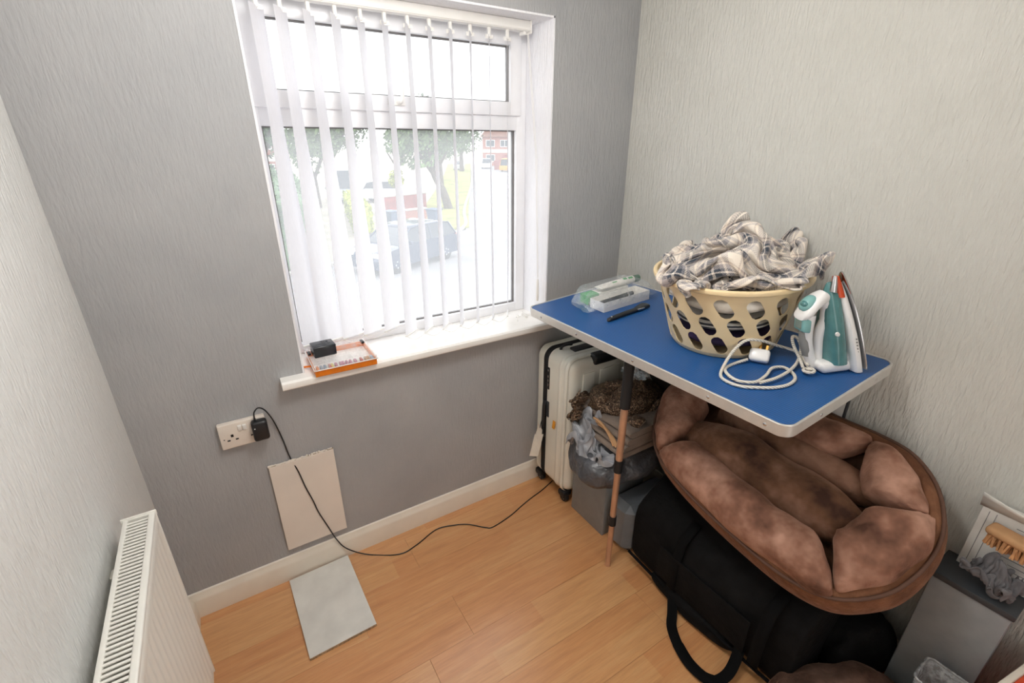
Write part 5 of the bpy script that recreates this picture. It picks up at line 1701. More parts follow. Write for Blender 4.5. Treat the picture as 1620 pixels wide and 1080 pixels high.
def shell_box(y0, y1, x0, x1, z0, z1, r, cr):
    """rounded box with corner radius r in xz and edge rounding cr on the -y side"""
    bm = new()
    secs = []
    hw, hh = (x1 - x0) / 2, (z1 - z0) / 2
    for y, ins in y1:
        secs.append([Vector(((x0 + x1) / 2 + a, y, (z0 + z1) / 2 + c)) for a, c in rrect(hw - ins, hh - ins, max(r - ins, .012), 7)])
    add_loft(bm, secs)
    return bm


b = shell_box(0, [(1.418, .050), (1.419, .036), (1.424, .022), (1.434, .010), (1.450, .003), (1.470, 0), (1.585, 0), (1.590, .003)], SX0, SX1, .062, .785, .055, .04)
front = obj('front_shell', b, 'case', sc_, 30, world=True)
b = shell_box(0, [(1.618, .003), (1.623, 0), (1.655, 0), (1.668, .006), (1.676, .020), (1.678, .04)], SX0, SX1, .062, .785, .055, .04)
obj('back_shell', b, 'case', sc_, 30, world=True)
b = shell_box(0, [(1.588, .006), (1.589, -.001), (1.600, -.003), (1.604, .002), (1.608, -.003), (1.619, -.001), (1.620, .006)], SX0, SX1, .062, .785, .055, .04)
obj('zip_band', b, 'zip', sc_, 30, world=True, label='black zip band')
# raised ribs round the front shell
for y0, ins in ((1.452, .0), (1.492, -.0015)):
    rows = []
    R_ = rrect((SX1 - SX0) / 2 + .0005, (.785 - .062) / 2 + .0005, .055, 7)
    for i, (x, z) in enumerate(R_):
        p, q = R_[i - 1], R_[(i + 1) % len(R_)]
        t = Vector((q[0] - p[0], 0, q[1] - p[1])).normalized()
        nn = Vector((t.z, 0, -t.x))
        base_ = Vector(((SX0 + SX1) / 2 + x, y0, .4235 + z))
        rows.append([base_ + nn * d + Vector((0, dy, 0)) for dy, d in ((-.012, -.002), (-.008, .003), (.0, .0042), (.008, .003), (.012, -.002))])
    b = new()
    add_grid(b, rows, True, False)
    obj('rib', b, 'case', front, 50, world=True)
for x0, x1 in ((1.26, 1.33), (1.36, 1.48), (1.51, 1.58)):
    obj('panel_ridge', bx(x0, x1, 1.4125, 1.421, .13, .715, .006, 3), 'case', front, 40, world=True)
b = bx(SX0 - .003, SX0 + .004, 1.570, 1.587, .585, .700, .003, 2)
lk = obj('combination_lock', b, 'black_plastic', sc_, 30, world=True)
b = new()
for z in (.61, .632, .654):
    add_box(b, (SX0 - .0035, 1.578, z), (.003, .007, .012), .0008)
add_box(b, (SX0 - .0035, 1.578, .686), (.003, .008, .010), .0008)
obj('dial', b, 'steel', lk, 30, world=True)
b = bx(SX0 - .004, SX0 + .002, 1.566, 1.588, .435, .52, .003, 2)
obj('side_latch', b, 'dark_grey_plastic', sc_, 30, world=True)
b = tube(cat([(SX0 - .004, 1.597, .515), (SX0 - .012, 1.594, .49), (SX0 - .015, 1.592, .42), (SX0 - .014, 1.594, .35), (SX0 - .004, 1.598, .315)], 6), .012, 8, flat=.45)
obj('side_handle', b, 'black_plastic', sc_, 50, world=True)
rows = [[Vector((SX0 - .0062 + .0012 * (v - .5) ** 2 - .002 * u, 1.505 + .020 * v + .004 * u, .445 - .045 * u)) for v in (0, .5, 1)] for u in (0, .5, 1)]
b = new()
add_grid(b, rows)
obj('sticker', b, 'orange_paper', sc_, 180, world=True, label='small orange sticker')
b = bx(1.28, 1.40, 1.50, 1.545, .783, .797, .006, 2)
obj('top_plate', b, 'black_plastic', sc_, 30, world=True)
b = tube(cat([(1.245, 1.565, .784), (1.250, 1.56, .800), (1.275, 1.555, .806), (1.30, 1.553, .803)], 4), .0065, 8)
obj('zip_pull', b, 'black_plastic', sc_, 40, world=True)
b = new()
add_box(b, (1.405, 1.432, .768), (.17, .05, .050), .012, 3)
obj('corner_guard', b, 'black_plastic', sc_, 40, world=True, label='black plastic top handle recess')
for x in (1.222, 1.62):
    for y in (1.452, 1.650):
        w = obj('wheel_housing', box((x, y, .054), (.056, .048, .034), .010, 2), 'black_plastic', sc_, 30, world=True)
        rt_ = Matrix.Translation((x, y, .025)) @ Matrix.Rotation(math.radians(90), 4, 'Y') @ Matrix.Rotation(0, 4, 'Z')
        obj('wheel', add_lathe(new(), [(0, -.013), (.015, -.013), (.018, -.010), (.024, -.010), (.025, -.007), (.025, .007), (.024, .010), (.018, .010), (.015, .013), (0, .013)], 20, rt_), 'rubber_black', w, 40, world=True)
        bb = new()
        for sgn in (-1, 1):
            for q in range(5):
                a = q * 2 * PI / 5
                add_box(bb, (x + sgn * .0125, y + .010 * math.cos(a), .025 + .010 * math.sin(a)), (.002, .006, .006), .001)
        obj('hub', bb, 'steel', w, 30, world=True)
tg = thing('luggage_tag', 'cream paper luggage tags dangling from the suitcase side handle', 'tag', (SX0 - .02, 1.595, .30))
b = new()
add_grid(b, [[Vector((-.012 - .016 * u * u + .006 * v, -.022 + .044 * v + .006 * u, .07 - .085 * u + .02 * v)) for v in (0, .33, .66, 1)] for u in (0, .25, .5, .75, 1)])
obj('paper_strip', b, 'paper', tg, 180)
b = new()
add_grid(b, [[Vector((-.020 - .030 * u + .010 * v, .030 - .060 * v - .0 * u, .02 - .12 * u + .03 * v)) for v in (0, .33, .66, 1)] for u in (0, .25, .5, .75, 1)])
obj('paper_strip', b, 'paper', tg, 180)
obj('tie', tube(cat([(.010, .002, .12), (-.004, 0, .10), (-.010, 0, .07)], 5), .0022, 6), 'black_plastic', tg, 60)

# ------------------------------------------------------------------ grey cases on the floor
tb = thing('grey_toolbox', 'tall flat sided grey plastic box beside the suitcase wheel', 'box', (1.33, 1.295, 0))
b = bx(-.108, .13, -.122, .102, 0, .318, .004, 2)
obj('body', b, 'toolbox', tb, 30)
obj('lid', bx(-.112, .134, -.126, .106, .318, .338, .004, 2), 'toolbox', tb, 30)
tc_ = thing('tool_case', 'small slate grey case with chamfered edges behind the copper table leg', 'case', (1.372, 1.100, 0))
b = bx(-.146, .15, -.072, .060, .004, .250, .030, 1)
obj('shell', b, 'toolbox_b', tc_, 20)
for y in (-.04,):
    obj('catch', bx(.06, .10, -.076, -.068, .10, .16, .003, 2), 'dark_grey_plastic', tc_, 30)
for x in (-.09, .11):
    obj('foot', bx(x - .02, x + .02, -.05, .04, 0, .012, .002), 'dark_grey_plastic', tc_, 30)

# ------------------------------------------------------------------ soft things stacked on the cases
g = new()
add_blob(g, (1.360, 1.235, .422), (.260, .172, .088), 2.6, 44, 30, .030, 7, 2.0, fold=.8)
for v in g.verts:                       # sags over the left front of the boxes
    s_ = max(0, 1.24 - v.co.x) / .1
    v.co.z -= .030 * min(1, s_) ** 1.2
    v.co.z = max(v.co.z, .340 if v.co.x > 1.225 else .30)
o = subsurf(obj('bagged_duvet', g, 'bin_bag', None, 180), 1)
tag(o, 'duvet in a charcoal plastic bag lying on the grey boxes', 'bag')
bl2 = thing('folded_blanket', 'folded taupe fleece blanket with tan bound edges on the charcoal bag', 'blanket', (1.40, 1.225, .512))
for q in range(4):
    z0 = .012 + q * .026
    rows = []
    for i in range(15):
        y = -.16 + .30 * i / 14
        prof_ = []
        sag = -.02 * math.sin(i * .5 + q) * .3
        for k_ in range(10):
            a = -PI / 2 + PI * k_ / 9
            prof_.append(Vector((-.205 + .012 * q - math.cos(a) * .020 + noise.noise(Vector((y * 9, q, k_ * .3))) * .006, y, z0 + .013 * math.sin(a) + sag * .3 + noise.noise(Vector((y * 6, q * 3.1, 1))) * .006)))
        top = prof_[-1]
        bot = prof_[0]
        line = [bot + Vector((.41, 0, 0)), bot + Vector((.2, 0, 0))] + prof_ + [top + Vector((.2, 0, .004)), top + Vector((.41, 0, 0))]
        rows.append(line)
    g = new()
    add_loft(g, rows)
    ly = obj('fold', g, 'taupe', bl2, 60)
for q in range(3):
    pts = [Vector((-.226 + .004 * q + .006 * math.sin(t * 2.2), .010 - .010 * q - .12 * t, .104 - .011 * q - (.070 - .010 * q) * t ** 2.2)) for t in [i / 12 for i in range(13)]]
    obj('binding', tube(pts, .0062, 8, flat=.7), 'tan', bl2, 60, label='tan bound edge')
# silver grey plastic bag crumpled at the left of the stack
o = cloth_obj('carrier_bag', [Vector((p.y * .34, p.x * .75, p.z * 1.0)) for p in CLB], 23, 'silver_bag', None, 2)
o.location = (1.165, 1.17, .455)
tag(o, 'crumpled silver grey plastic carrier bag at the left of the stack', 'bag')
# sequinned throw
th_ = thing('sequin_throw', 'brown sequinned knitted throw with beaded edge on top of the stack', 'throw', (1.38, 1.27, .68))
cloth_obj('bundle', [Vector((p.y * 1.0 - .01, p.x * .74 + .01, p.z * 1.10 - .095)) for p in CLS], 46, 'sequin', th_, 2, .014)
g = new()
add_blob(g, (.02, 0, -.050), (.18, .12, .050), 2.3, 40, 26, .020, 6.5, 11.0, fold=.5)
subsurf(obj('inner_fold', g, 'sequin', th_, 180), 1)
cloth_obj('hanging_end', [Vector((p.z * .45 - .235, p.x * .22 + .05, p.y * .30 - .085)) for p in CLB], 23, 'sequin', th_, 2, .008)
# beads sewn along two edges of the knitted bundle
for q, idx in enumerate(([i * 46 for i in range(46)], list(range(46)))):
    pts = [Vector((CLS[i].y * 1.0 - .01, CLS[i].x * .74 + .01, CLS[i].z * 1.10 - .095)) for i in idx]
    g = new()
    for p in cat(pts, 2):
        add_box(g, p, (.0062, .0062, .0062), .0018)
    obj('bead_trim', g, 'bead', th_, 60, label='pale beaded trim')
o = cloth_obj('clear_bag', [Vector((p.x * .26, p.y * .30, p.z * .34)) for p in CLB], 23, 'film_dark', None, 2)
o.location = (1.335, 1.205, .775)
tag(o, 'small crumpled clear plastic bag on the sequinned throw', 'bag')
g = new()
add_blob(g, (1.605, 1.235, .745), (.072, .095, .125), 2.3, 30, 20, .020, 7, 23.0, fold=.6)
for v in g.verts:
    v.co.x = min(v.co.x, 1.682)
o = subsurf(obj('shade_bundle', g, 'shade_brown', None, 180), 1)  # dark bundle added where the back under the table is only darkness
tag(o, 'dark brown bundle standing in for the darkness at the back under the blue table', 'clothing')

# ------------------------------------------------------------------ black fabric pet carrier
pc = thing('pet_carrier', 'black nylon pet carrier bag under the brown dog bed', 'bag', (1.44, .68, 0))


def carrier_sec(y, sx=1.0):
    t = (y + .34) / .68
    bulge = 1 + .04 * math.sin(t * PI)
    o_ = []
    base_ = [(-.195, .012), (-.205, .10), (-.200, .22), (-.180, .300), (-.12, .345), (.0, .415), (.12, .490), (.195, .53), (.212, .45), (.212, .2), (.208, .012), (.1, .004), (-.1, .004)]
    for i, (x, z) in enumerate(base_):
        p = Vector((x * bulge, y, z))
        d = noise.noise(Vector((x * 7, y * 7, z * 7 + 3))) * .034
        o_.append(p + Vector((d if x < .2 else 0, 0, d * .6 if z > .03 else 0)))
    return o_


g = new()
add_loft(g, [[Vector((p.x * .96, p.y, max(p.z * .97, .004))) for p in carrier_sec(-.345)]] + [carrier_sec(-.335 + .67 * i / 18) for i in range(19)] + [[Vector((p.x * .96, p.y, max(p.z * .97, .004))) for p in carrier_sec(.345)]])
subsurf(obj('body', g, 'black_cloth', pc, 180), 1)
for x, zz in ((-.222, .05),):
    obj('piping', tube(cat([(x + .012, -.335, zz), (x - .002, -.15, zz + .006), (x - .004, .1, zz + .002), (x + .010, .335, zz)], 6), .006, 8), 'black_strap', pc, 60)
b = bx(-.226, -.218, -.20, .18, .08, .225, .004, 2)
obj('mesh_window', b, 'black_cloth', pc, 30)
for y in (-.24, .10):
    rows = [[Vector((x, y + dy, z)) for dy in (-.018, .018)] for x, z in ((-.200, .02), (-.231, .08), (-.229, .2), (-.205, .30), (-.13, .355))]
    g = new()
    add_grid(g, rows)
    o = obj('strap', g, 'black_strap', pc, 180)
    s = o.modifiers.new('t', 'SOLIDIFY')
    s.thickness = .004
st = [(1.262, .790, .075), (1.215, .765, .050), (1.172, .727, .022), (1.138, .698, .010), (1.104, .642, .010), (1.084, .579, .012), (1.085, .522, .014), (1.102, .489, .018), (1.149, .476, .034), (1.205, .487, .060), (1.245, .505, .10), (1.255, .52, .13)]
obj('carry_handle', tube(cat(st, 6), .019, 10, flat=.22), 'black_strap', pc, 60, world=True)
obj('handle_wrap', tube(cat(st[4:8], 6), .021, 10, flat=.35), 'black_strap', pc, 60, world=True)
g = new()
add_blob(g, (1.235, .70, .040), (.030, .19, .036), 2.4, 24, 16, .012, 12, 41.0, fold=.5)
subsurf(obj('folded_flap', g, 'black_cloth', pc, 180, world=True), 1)
g = new()
add_blob(g, (1.300, .955, .055), (.045, .060, .052), 2.4, 24, 16, .016, 12, 44.0, fold=.5)
subsurf(obj('folded_flap', g, 'black_cloth', pc, 180, world=True), 1)
obj('stud', add_lathe(new(), [(0, .002), (.003, .0014), (.004, 0)], 10, Matrix.Translation((1.262, .96, .105)) @ Matrix.Rotation(-PI / 2, 4, 'Y')), 'steel', pc, 40, world=True)

# ------------------------------------------------------------------ big brown plush dog bed resting tilted on the carrier
tl = math.atan(.652)
U = Vector((0, -1, 0))
Vv = Vector((math.cos(tl), 0, math.sin(tl)))
Nb = Vector((-math.sin(tl), 0, math.cos(tl)))
BC = Vector((1.43, .66, -.262 + .652 * 1.43))
BMt = Matrix(((U.x, Vv.x, Nb.x, BC.x), (U.y, Vv.y, Nb.y, BC.y), (U.z, Vv.z, Nb.z, BC.z), (0, 0, 0, 1)))
if BMt.to_3x3().determinant() < 0:
    pass
bed = thing('dog_bed', 'large brown plush dog bed resting tilted on the black carrier', 'pet bed', mat=Matrix.Translation(BC))
BI = BMt


def bp(u, v, n):
    return BMt @ Vector((u, v, n))


outl = [(1.311, 1.031), (1.374, 1.085), (1.450, 1.110), (1.530, 1.105), (1.600, 1.06), (1.643, .96), (1.652, .80), (1.652, .65), (1.648, .532), (1.648, .443), (1.635, .350), (1.585, .268), (1.510, .212), (1.440, .192),
        (1.360, .196), (1.283, .226), (1.215, .298), (1.188, .40), (1.190, .541), (1.208, .721), (1.236, .878), (1.265, .965)]
ctl = math.cos(tl)
O2 = [Vector((-(y - .66), (x - 1.43) / ctl, 0)) for x, y in outl]
O2c = cat(O2, 6, True)
NO = len(O2c)
cen = Vector((sum(p.x for p in O2) / len(O2), sum(p.y for p in O2) / len(O2), 0))
# outer shell
rows = []
for n_, k_, in ((-.004, .975), (.004, .992), (0, 1.0), (-.03, 1.022), (-.07, 1.03), (-.12, 1.01), (-.16, .95), (-.185, .84), (-.19, .6), (-.19, .05)):
    row = []
    for i, p in enumerate(O2c):
        q = cen + (p - cen) * k_
        d = noise.noise(Vector((p.x * 7, p.y * 7, n_ * 9))) * .008
        w = bp(q.x, q.y, n_ + d)
        w.x = min(w.x, 1.680)
        row.append(w)
    rows.append(row)
g = new()
add_grid(g, rows, False, True)
subsurf(obj('outer_wall', g, 'suede', bed, 180, world=True), 1)
g = new()
secs = []
for n_, k_ in ((.003, .99), (.016, .955), (.006, .90), (-.03, .85), (-.075, .82)):
    sc3 = [bp(*(cen + (p - cen) * k_ + Vector((0, 0, n_ + noise.noise(p * 9) * .004)))) for p in O2c]
    for w in sc3:
        w.x = min(w.x, 1.676)
    secs.append(sc3)
add_grid(g, secs, False, True)
obj('inner_lining', g, 'suede', bed, 180, world=True)
obj('piping', tube([bp(p.x, p.y, .004) for p in O2c], .0055, 8, closed=True), 'piping', bed, 60, world=True)


def arc(i0, i1, n, inset):
    """points along the outline from control index i0 to i1, inset towards the inside"""
    a, c = i0 * 6, i1 * 6
    if c <= a:
        c += NO
    o_ = []
    for k_ in range(n + 1):
        f = a + (c - a) * k_ / n
        i = int(f) % NO
        t = f - int(f)
        p = O2c[i].lerp(O2c[(i + 1) % NO], t)
        tg_ = (O2c[(i + 3) % NO] - O2c[(i - 3) % NO]).normalized()
        inn_ = Vector((-tg_.y, tg_.x, 0))
        if inn_.dot(cen - p) < 0:
            inn_ = -inn_
        o_.append((p, inn_))
    return o_


def bolster(i0, i1, r0, hgt, seed, inset=.01, n=30, nn_=24):
    A = arc(i0, i1, n, inset)
    rows = []
    for k_, (p, inn_) in enumerate(A):
        t = k_ / n
        e = min(t, 1 - t) * 2
        sh = (1 - (1 - min(1, e * 1.9)) ** 2.4)
        sh = max(sh, .10)
        rr = r0 * (.30 + .70 * sh)
        hh = hgt * (.34 + .66 * sh)
        c = p + inn_ * (inset + rr * .94)
        row = []
        for a_ in range(nn_):
            an = 2 * PI * a_ / nn_
            x, y = math.cos(an), math.sin(an)
            q3 = c + inn_ * rr * math.copysign(abs(x) ** .86, x) + Vector((0, 0, (.020 if True else 0) - .012 + hh * math.copysign(abs(y) ** .86, y)))
            s_ = Vector((q3.x, q3.y, q3.z)) * 8 + Vector((seed, 0, 0))
            d = noise.noise(s_) * .016 + noise.noise(s_ * 2.6) * .007
            # tight gathers close to the seams
            d += (1 - sh) * .008 * math.sin(an * 9 + seed)
            q3 = q3 + (q3 - c).normalized() * d
            w = bp(q3.x, q3.y, q3.z)
            w.x = min(w.x, 1.676)
            row.append(w)
        rows.append(row)
    g = new()
    add_loft(g, rows)
    return subsurf(obj('bolster', g, 'plush', bed, 180, world=True), 1)


# outline control indices: 0 left/front ... 16 front near corner ... 12 right ... 9-10 right/back ... 3-4 back/left
bolster(21, 4, .085, .080, 1.0)        # left end
bolster(4, 9, .062, .070, 5.0, .028)         # back along the wall
bolster(9, 12, .068, .074, 9.0, .034)        # right end
bolster(12, 16, .080, .085, 13.0, .018)      # near right corner
bolster(16, 21, .078, .080, 17.0)      # front
# sagging floor cushion with two long ridges


def ridge(p0, p1, w, h, z, seed, name='cushion_ridge'):
    a, c = Vector(p0), Vector(p1)
    L_ = (c - a).length
    d = (c - a).normalized()
    e = Vector((-d.y, d.x, 0))
    rows = []
    n = 36
    for k_ in range(1, n):
        t = k_ / n
        sh = (1 - abs(2 * t - 1) ** 3.0) ** .5
        row = []
        for a_ in range(26):
            an = 2 * PI * a_ / 26
            q3 = a + d * L_ * t + e * w * sh * math.cos(an) + Vector((0, 0, z + h * sh * math.sin(an)))
            s_ = q3 * 7 + Vector((seed, 1, 2))
            q3 = q3 + Vector((0, 0, 1)) * (noise.noise(s_) * .022 + noise.noise(s_ * 2.3) * .008) + e * noise.noise(s_ + Vector((4, 4, 4))) * .016
            row.append(bp(q3.x, q3.y, q3.z))
        rows.append(row)
    g = new()
    add_loft(g, rows)
    return subsurf(obj(name, g, 'plush_b', bed, 180, world=True), 1)


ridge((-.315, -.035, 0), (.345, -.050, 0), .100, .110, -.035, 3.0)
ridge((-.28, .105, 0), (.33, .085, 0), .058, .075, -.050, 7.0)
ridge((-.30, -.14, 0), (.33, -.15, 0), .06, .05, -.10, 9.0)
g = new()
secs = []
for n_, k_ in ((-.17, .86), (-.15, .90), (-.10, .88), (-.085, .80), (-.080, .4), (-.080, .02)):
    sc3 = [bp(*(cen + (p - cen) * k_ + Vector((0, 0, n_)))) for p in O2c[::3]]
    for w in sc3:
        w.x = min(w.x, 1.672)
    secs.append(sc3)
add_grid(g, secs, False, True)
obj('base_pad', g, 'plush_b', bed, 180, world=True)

# ------------------------------------------------------------------ second plush and other things in the near right corner
g = new()
add_blob(g, (1.325, .232, .085), (.200, .086, .084), 2.4, 40, 26, .034, 9, 51.0, rot=Matrix.Rotation(math.radians(-32), 3, 'Z'), fold=.6)
for v in g.verts:
    v.co.z = max(v.co.z, .001)
o = subsurf(obj('plush_cushion', g, 'plush_shaded', None, 180), 1)
tag(o, 'small brown plush cushion on the floor in front of the black carrier', 'cushion')
g = new()
add_blob(g, (1.535, .285, .125), (.125, .075, .122), 2.5, 32, 20, .026, 9, 71.0, rot=Matrix.Rotation(math.radians(-20), 3, 'Z'), fold=.6)
for v in g.verts:
    v.co.z = max(v.co.z, .001)
    v.co.x = min(v.co.x, 1.664)
o = subsurf(obj('gap_bundle', g, 'black_cloth', None, 180), 1)  # black cloth added to fill the bare floor gap with dark
tag(o, 'black cloth bundle filling the floor gap between the carrier and the grey crate', 'clothing')
cb = thing('storage_crate', 'tall grey storage crate standing by the right wall near the corner', 'crate', (1.605, .10, 0))
obj('body', bx(-.070, .055, -.075, .095, 0, .53, .006, 2), 'toolbox', cb, 30)
obj('rim', bx(-.075, .058, -.080, .100, .53, .55, .004, 2), 'dark_grey_plastic', cb, 30)
bx_ = thing('paper_carton', 'white printed carton with an open flap on the grey crate by the wall', 'carton', (1.645, .100, .5505))
obj('carton_body', bx(-.020, .030, -.080, .072, 0, .205, .001), 'panel_dirty', bx_, 0)
g = new()
add_grid(g, [[Vector((-.021 - .03 * u - .01 * v * u, .078 - .15 * v, .205 + .055 * u - .03 * u * v)) for v in (0, .3, .6, 1)] for u in (0, .33, .66, 1)])
o = obj('flap', g, 'panel_dirty', bx_, 180)
s = o.modifiers.new('t', 'SOLIDIFY')
s.thickness = .002
b = new()
rc = random.Random(9)
for q in range(10):
    abx(b, -.0206, -.0199, -.06, -.06 + rc.uniform(.04, .08), .180 - q * .016, .182 - q * .016)
abx(b, -.0206, -.0199, .040, .0415, .01, .195)
abx(b, -.0206, -.0199, .055, .0565, .01, .195)
obj('printed_lines', b, 'print', bx_, 0)
o = cloth_obj('grey_jumper', [Vector((min(p.x * .17, .040), p.y * .30, p.z * .52 + .024)) for p in CLA], 46, 'grey_cloth', None, 1, .004)
o.location = (1.575, .085, .552)
tag(o, 'grey knitted jumper crumpled on the grey crate in front of the carton', 'clothing')
br_ = thing('hand_brush', 'tan bristled hand brush lying on the grey jumper beside the white carton', 'brush', (1.580, .075, .680), math.radians(82))
g = new()
rc = random.Random(2)
for q in range(150):
    x, y = rc.uniform(-.06, .06), rc.uniform(-.020, .020)
    add_box(g, (x, y, .018), (.004, .004, .034), 0, 1, Matrix.Rotation(rc.uniform(-.18, .18), 4, 'X') @ Matrix.Rotation(rc.uniform(-.18, .18), 4, 'Y'))
o = obj('bristles', g, 'tan_wood', br_, 0)
o['kind'] = 'stuff'
obj('back', bx(-.068, .068, -.024, .024, .033, .055, .009, 3), 'tan', br_, 40)
obj('handle', tube(cat([(-.06, 0, .044), (-.10, 0, .046), (-.15, 0, .044)], 4), .011, 10), 'tan', br_, 40)
tbx = thing('clear_tub', 'translucent clear plastic tub on the floor at the bottom right', 'tub', (1.455, .060, 0))
g = new()
secs = [[Vector((x, y, z)) for x, y in rrect(.036 + z * .06, .045 + z * .06, .015, 5)] for z in (0, .1, .2, .29)]
add_grid(g, secs, False, True)
g.verts.ensure_lookup_table()
g.faces.new([g.verts[i] for i in range(len(secs[0]))])
o = obj('shell', g, 'clear_tub', tbx, 40)
s = o.modifiers.new('t', 'SOLIDIFY')
s.thickness = .002
R_ = rrect(.036 + .29 * .06, .045 + .29 * .06, .015, 5)
obj('rim', tube([(x, y, .29) for x, y in R_], .004, 6, closed=True), 'clear_tub', tbx, 60)
og = thing('orange_crate', 'orange red storage box with a pale rim in the bottom right corner', 'crate', (1.46, -.16, 0), math.radians(-9.5))
obj('body', bx(-.17, .17, -.14, .135, 0, .386, .008, 2), 'orange_red', og, 30)
b = new()
for x0, x1, y0, y1 in ((-.178, .178, .135, .150), (-.178, .178, -.155, -.14), (-.178, -.168, -.14, .135), (.168, .178, -.14, .135)):
    abx(b, x0, x1, y0, y1, .380, .402, .004, 2)
obj('rim', b, 'paper', og, 30)
obj('lid', bx(-.168, .168, -.14, .135, .384, .396, .003, 2), 'orange_red', og, 30)

# ------------------------------------------------------------------ the street outside, one storey below
GZ = -2.5


def flat(name, pts, z, mat, h=.06):
    g = new()
    v0 = [g.verts.new((x, y, z - h)) for x, y in pts]
    v1 = [g.verts.new((x, y, z)) for x, y in pts]
    g.faces.new(v1)
    n = len(pts)
    for i in range(n):
        g.faces.new((v0[i], v0[(i + 1) % n], v1[(i + 1) % n], v1[i]))
    return obj(name, g, mat, None, 0, kind='structure')


flat('ground', [(-200, 2.1), (320, 2.1), (320, 420), (-200, 420)], GZ - .10, 'paving', .1)
flat('road', [(-8, 2.2), (60, 2.2), (34, 40), (62, 95), (150, 230), (140, 236), (52, 100), (27, 52), (15, 30), (11.2, 22.5), (6.5, 19.2), (-20, 8)], GZ, 'asphalt', .06)
flat('verge', [(11.6, 22.9), (15.2, 30), (27, 52.5), (51.5, 100), (46, 100), (23, 52), (12.2, 31), (9.4, 23.4)], GZ + .06, 'grass', .12)
kb = cat([(-4, 14.7, GZ + .05), (6.4, 19.4, GZ + .05), (11.1, 22.7, GZ + .05), (15, 30.2, GZ + .05), (27, 52.2, GZ + .05), (52, 100, GZ + .05)], 6)
g = new()
add_tube(g, kb, .10, 6)
obj('kerb', g, 'kerb', None, 40, kind='structure')


def crown(bm, c, r, n, seed, size, flatz=.8):
    rc_ = random.Random(seed)
    c = Vector(c)
    puffs = []
    for q in range(9):
        d = Vector((rc_.gauss(0, 1), rc_.gauss(0, 1), rc_.gauss(0, .7)))
        d.normalize()
        puffs.append((c + Vector((d.x * r * .55, d.y * r * .55, d.z * r * .5 * flatz)), r * rc_.uniform(.42, .62)))
    for q in range(n):
        pc_, pr = puffs[q % 9]
        d = Vector((rc_.gauss(0, 1), rc_.gauss(0, 1), rc_.gauss(0, 1))).normalized()
        p = pc_ + d * pr * rc_.uniform(.75, 1.05)
        a = Vector((rc_.gauss(0, 1), rc_.gauss(0, 1), rc_.gauss(0, 1))).normalized()
        e = a.orthogonal().normalized()
        f = a.cross(e)
        s = size * rc_.uniform(.7, 1.3)
        vs = [bm.verts.new(p + e * s * x + f * s * y + a * s * z) for x, y, z in ((-1, 0, 0), (0, -.5, .1), (1, 0, 0), (0, .5, .1))]
        bm.faces.new(vs)


def tree(x, y, th, tr, ch, r, seed, label, leaf='leaf', lean=(0, 0), n=2600, size=.17):
    t = thing('street_tree', label, 'tree', (x, y, GZ), group='trees on the street')
    g = new()
    pts = cat([(0, 0, -.05), (lean[0] * .3, lean[1] * .3, th * .4), (lean[0] * .8, lean[1] * .8, th * .8), (lean[0], lean[1], th)], 5)
    add_tube(g, pts, [tr * (1.3 - .6 * i / len(pts)) for i in range(len(pts))], 10)
    for q in range(5):
        a = q * 2 * PI / 5 + seed
        add_tube(g, cat([(lean[0] * .9, lean[1] * .9, th * .85), (lean[0] + r * .25 * math.cos(a), lean[1] + r * .25 * math.sin(a), th + r * .25), (lean[0] + r * .5 * math.cos(a), lean[1] + r * .5 * math.sin(a), th + r * .7)], 4), [tr * (.6 - .04 * i) for i in range(9)], 7)
    obj('trunk', g, 'bark', t, 60)
    g = new()
    crown(g, (lean[0], lean[1], ch), r, n, seed, size)
    obj('crown', g, leaf, t, 0)


tree(14.0, 30.6, 2.7, .24, 4.7, 2.6, 3, 'street tree with a leaning trunk on the grass verge', lean=(-.9, .5))
tree(19.8, 45.0, 2.6, .30, 5.0, 2.9, 5, 'street tree with an upright trunk further along the verge', n=2400)
tree(14.4, 41.5, 2.4, .16, 4.6, 1.7, 8, 'slim street tree left of the upright one beyond the brick walls', n=1800)
tree(35.5, 72.0, 3.0, .3, 5.2, 3.6, 12, 'far street tree behind the parked white cars', n=2000, size=.22)
tree(11.5, 53.0, 3.0, .3, 5.8, 3.4, 15, 'broad garden tree behind the pale blue van', leaf='leaf', n=2600, size=.22)
tree(4.4, 46.5, 3.0, .3, 5.6, 3.0, 18, 'tall tree at the far left beyond the hedge', leaf='leaf_dark', n=2600, size=.22)
tree(24.5, 56.0, 2.8, .28, 5.0, 3.2, 31, 'round street tree between the upright one and the white cars', n=2200, size=.2)
tree(6.6, 36.5, 2.2, .2, 4.4, 2.2, 33, 'small garden tree standing before the pale van', n=1800)
tree(11.6, 33.6, 1.3, .05, 1.9, .7, 21, 'young sapling with lime leaves in the front garden', leaf='leaf_lime', n=500, size=.10)


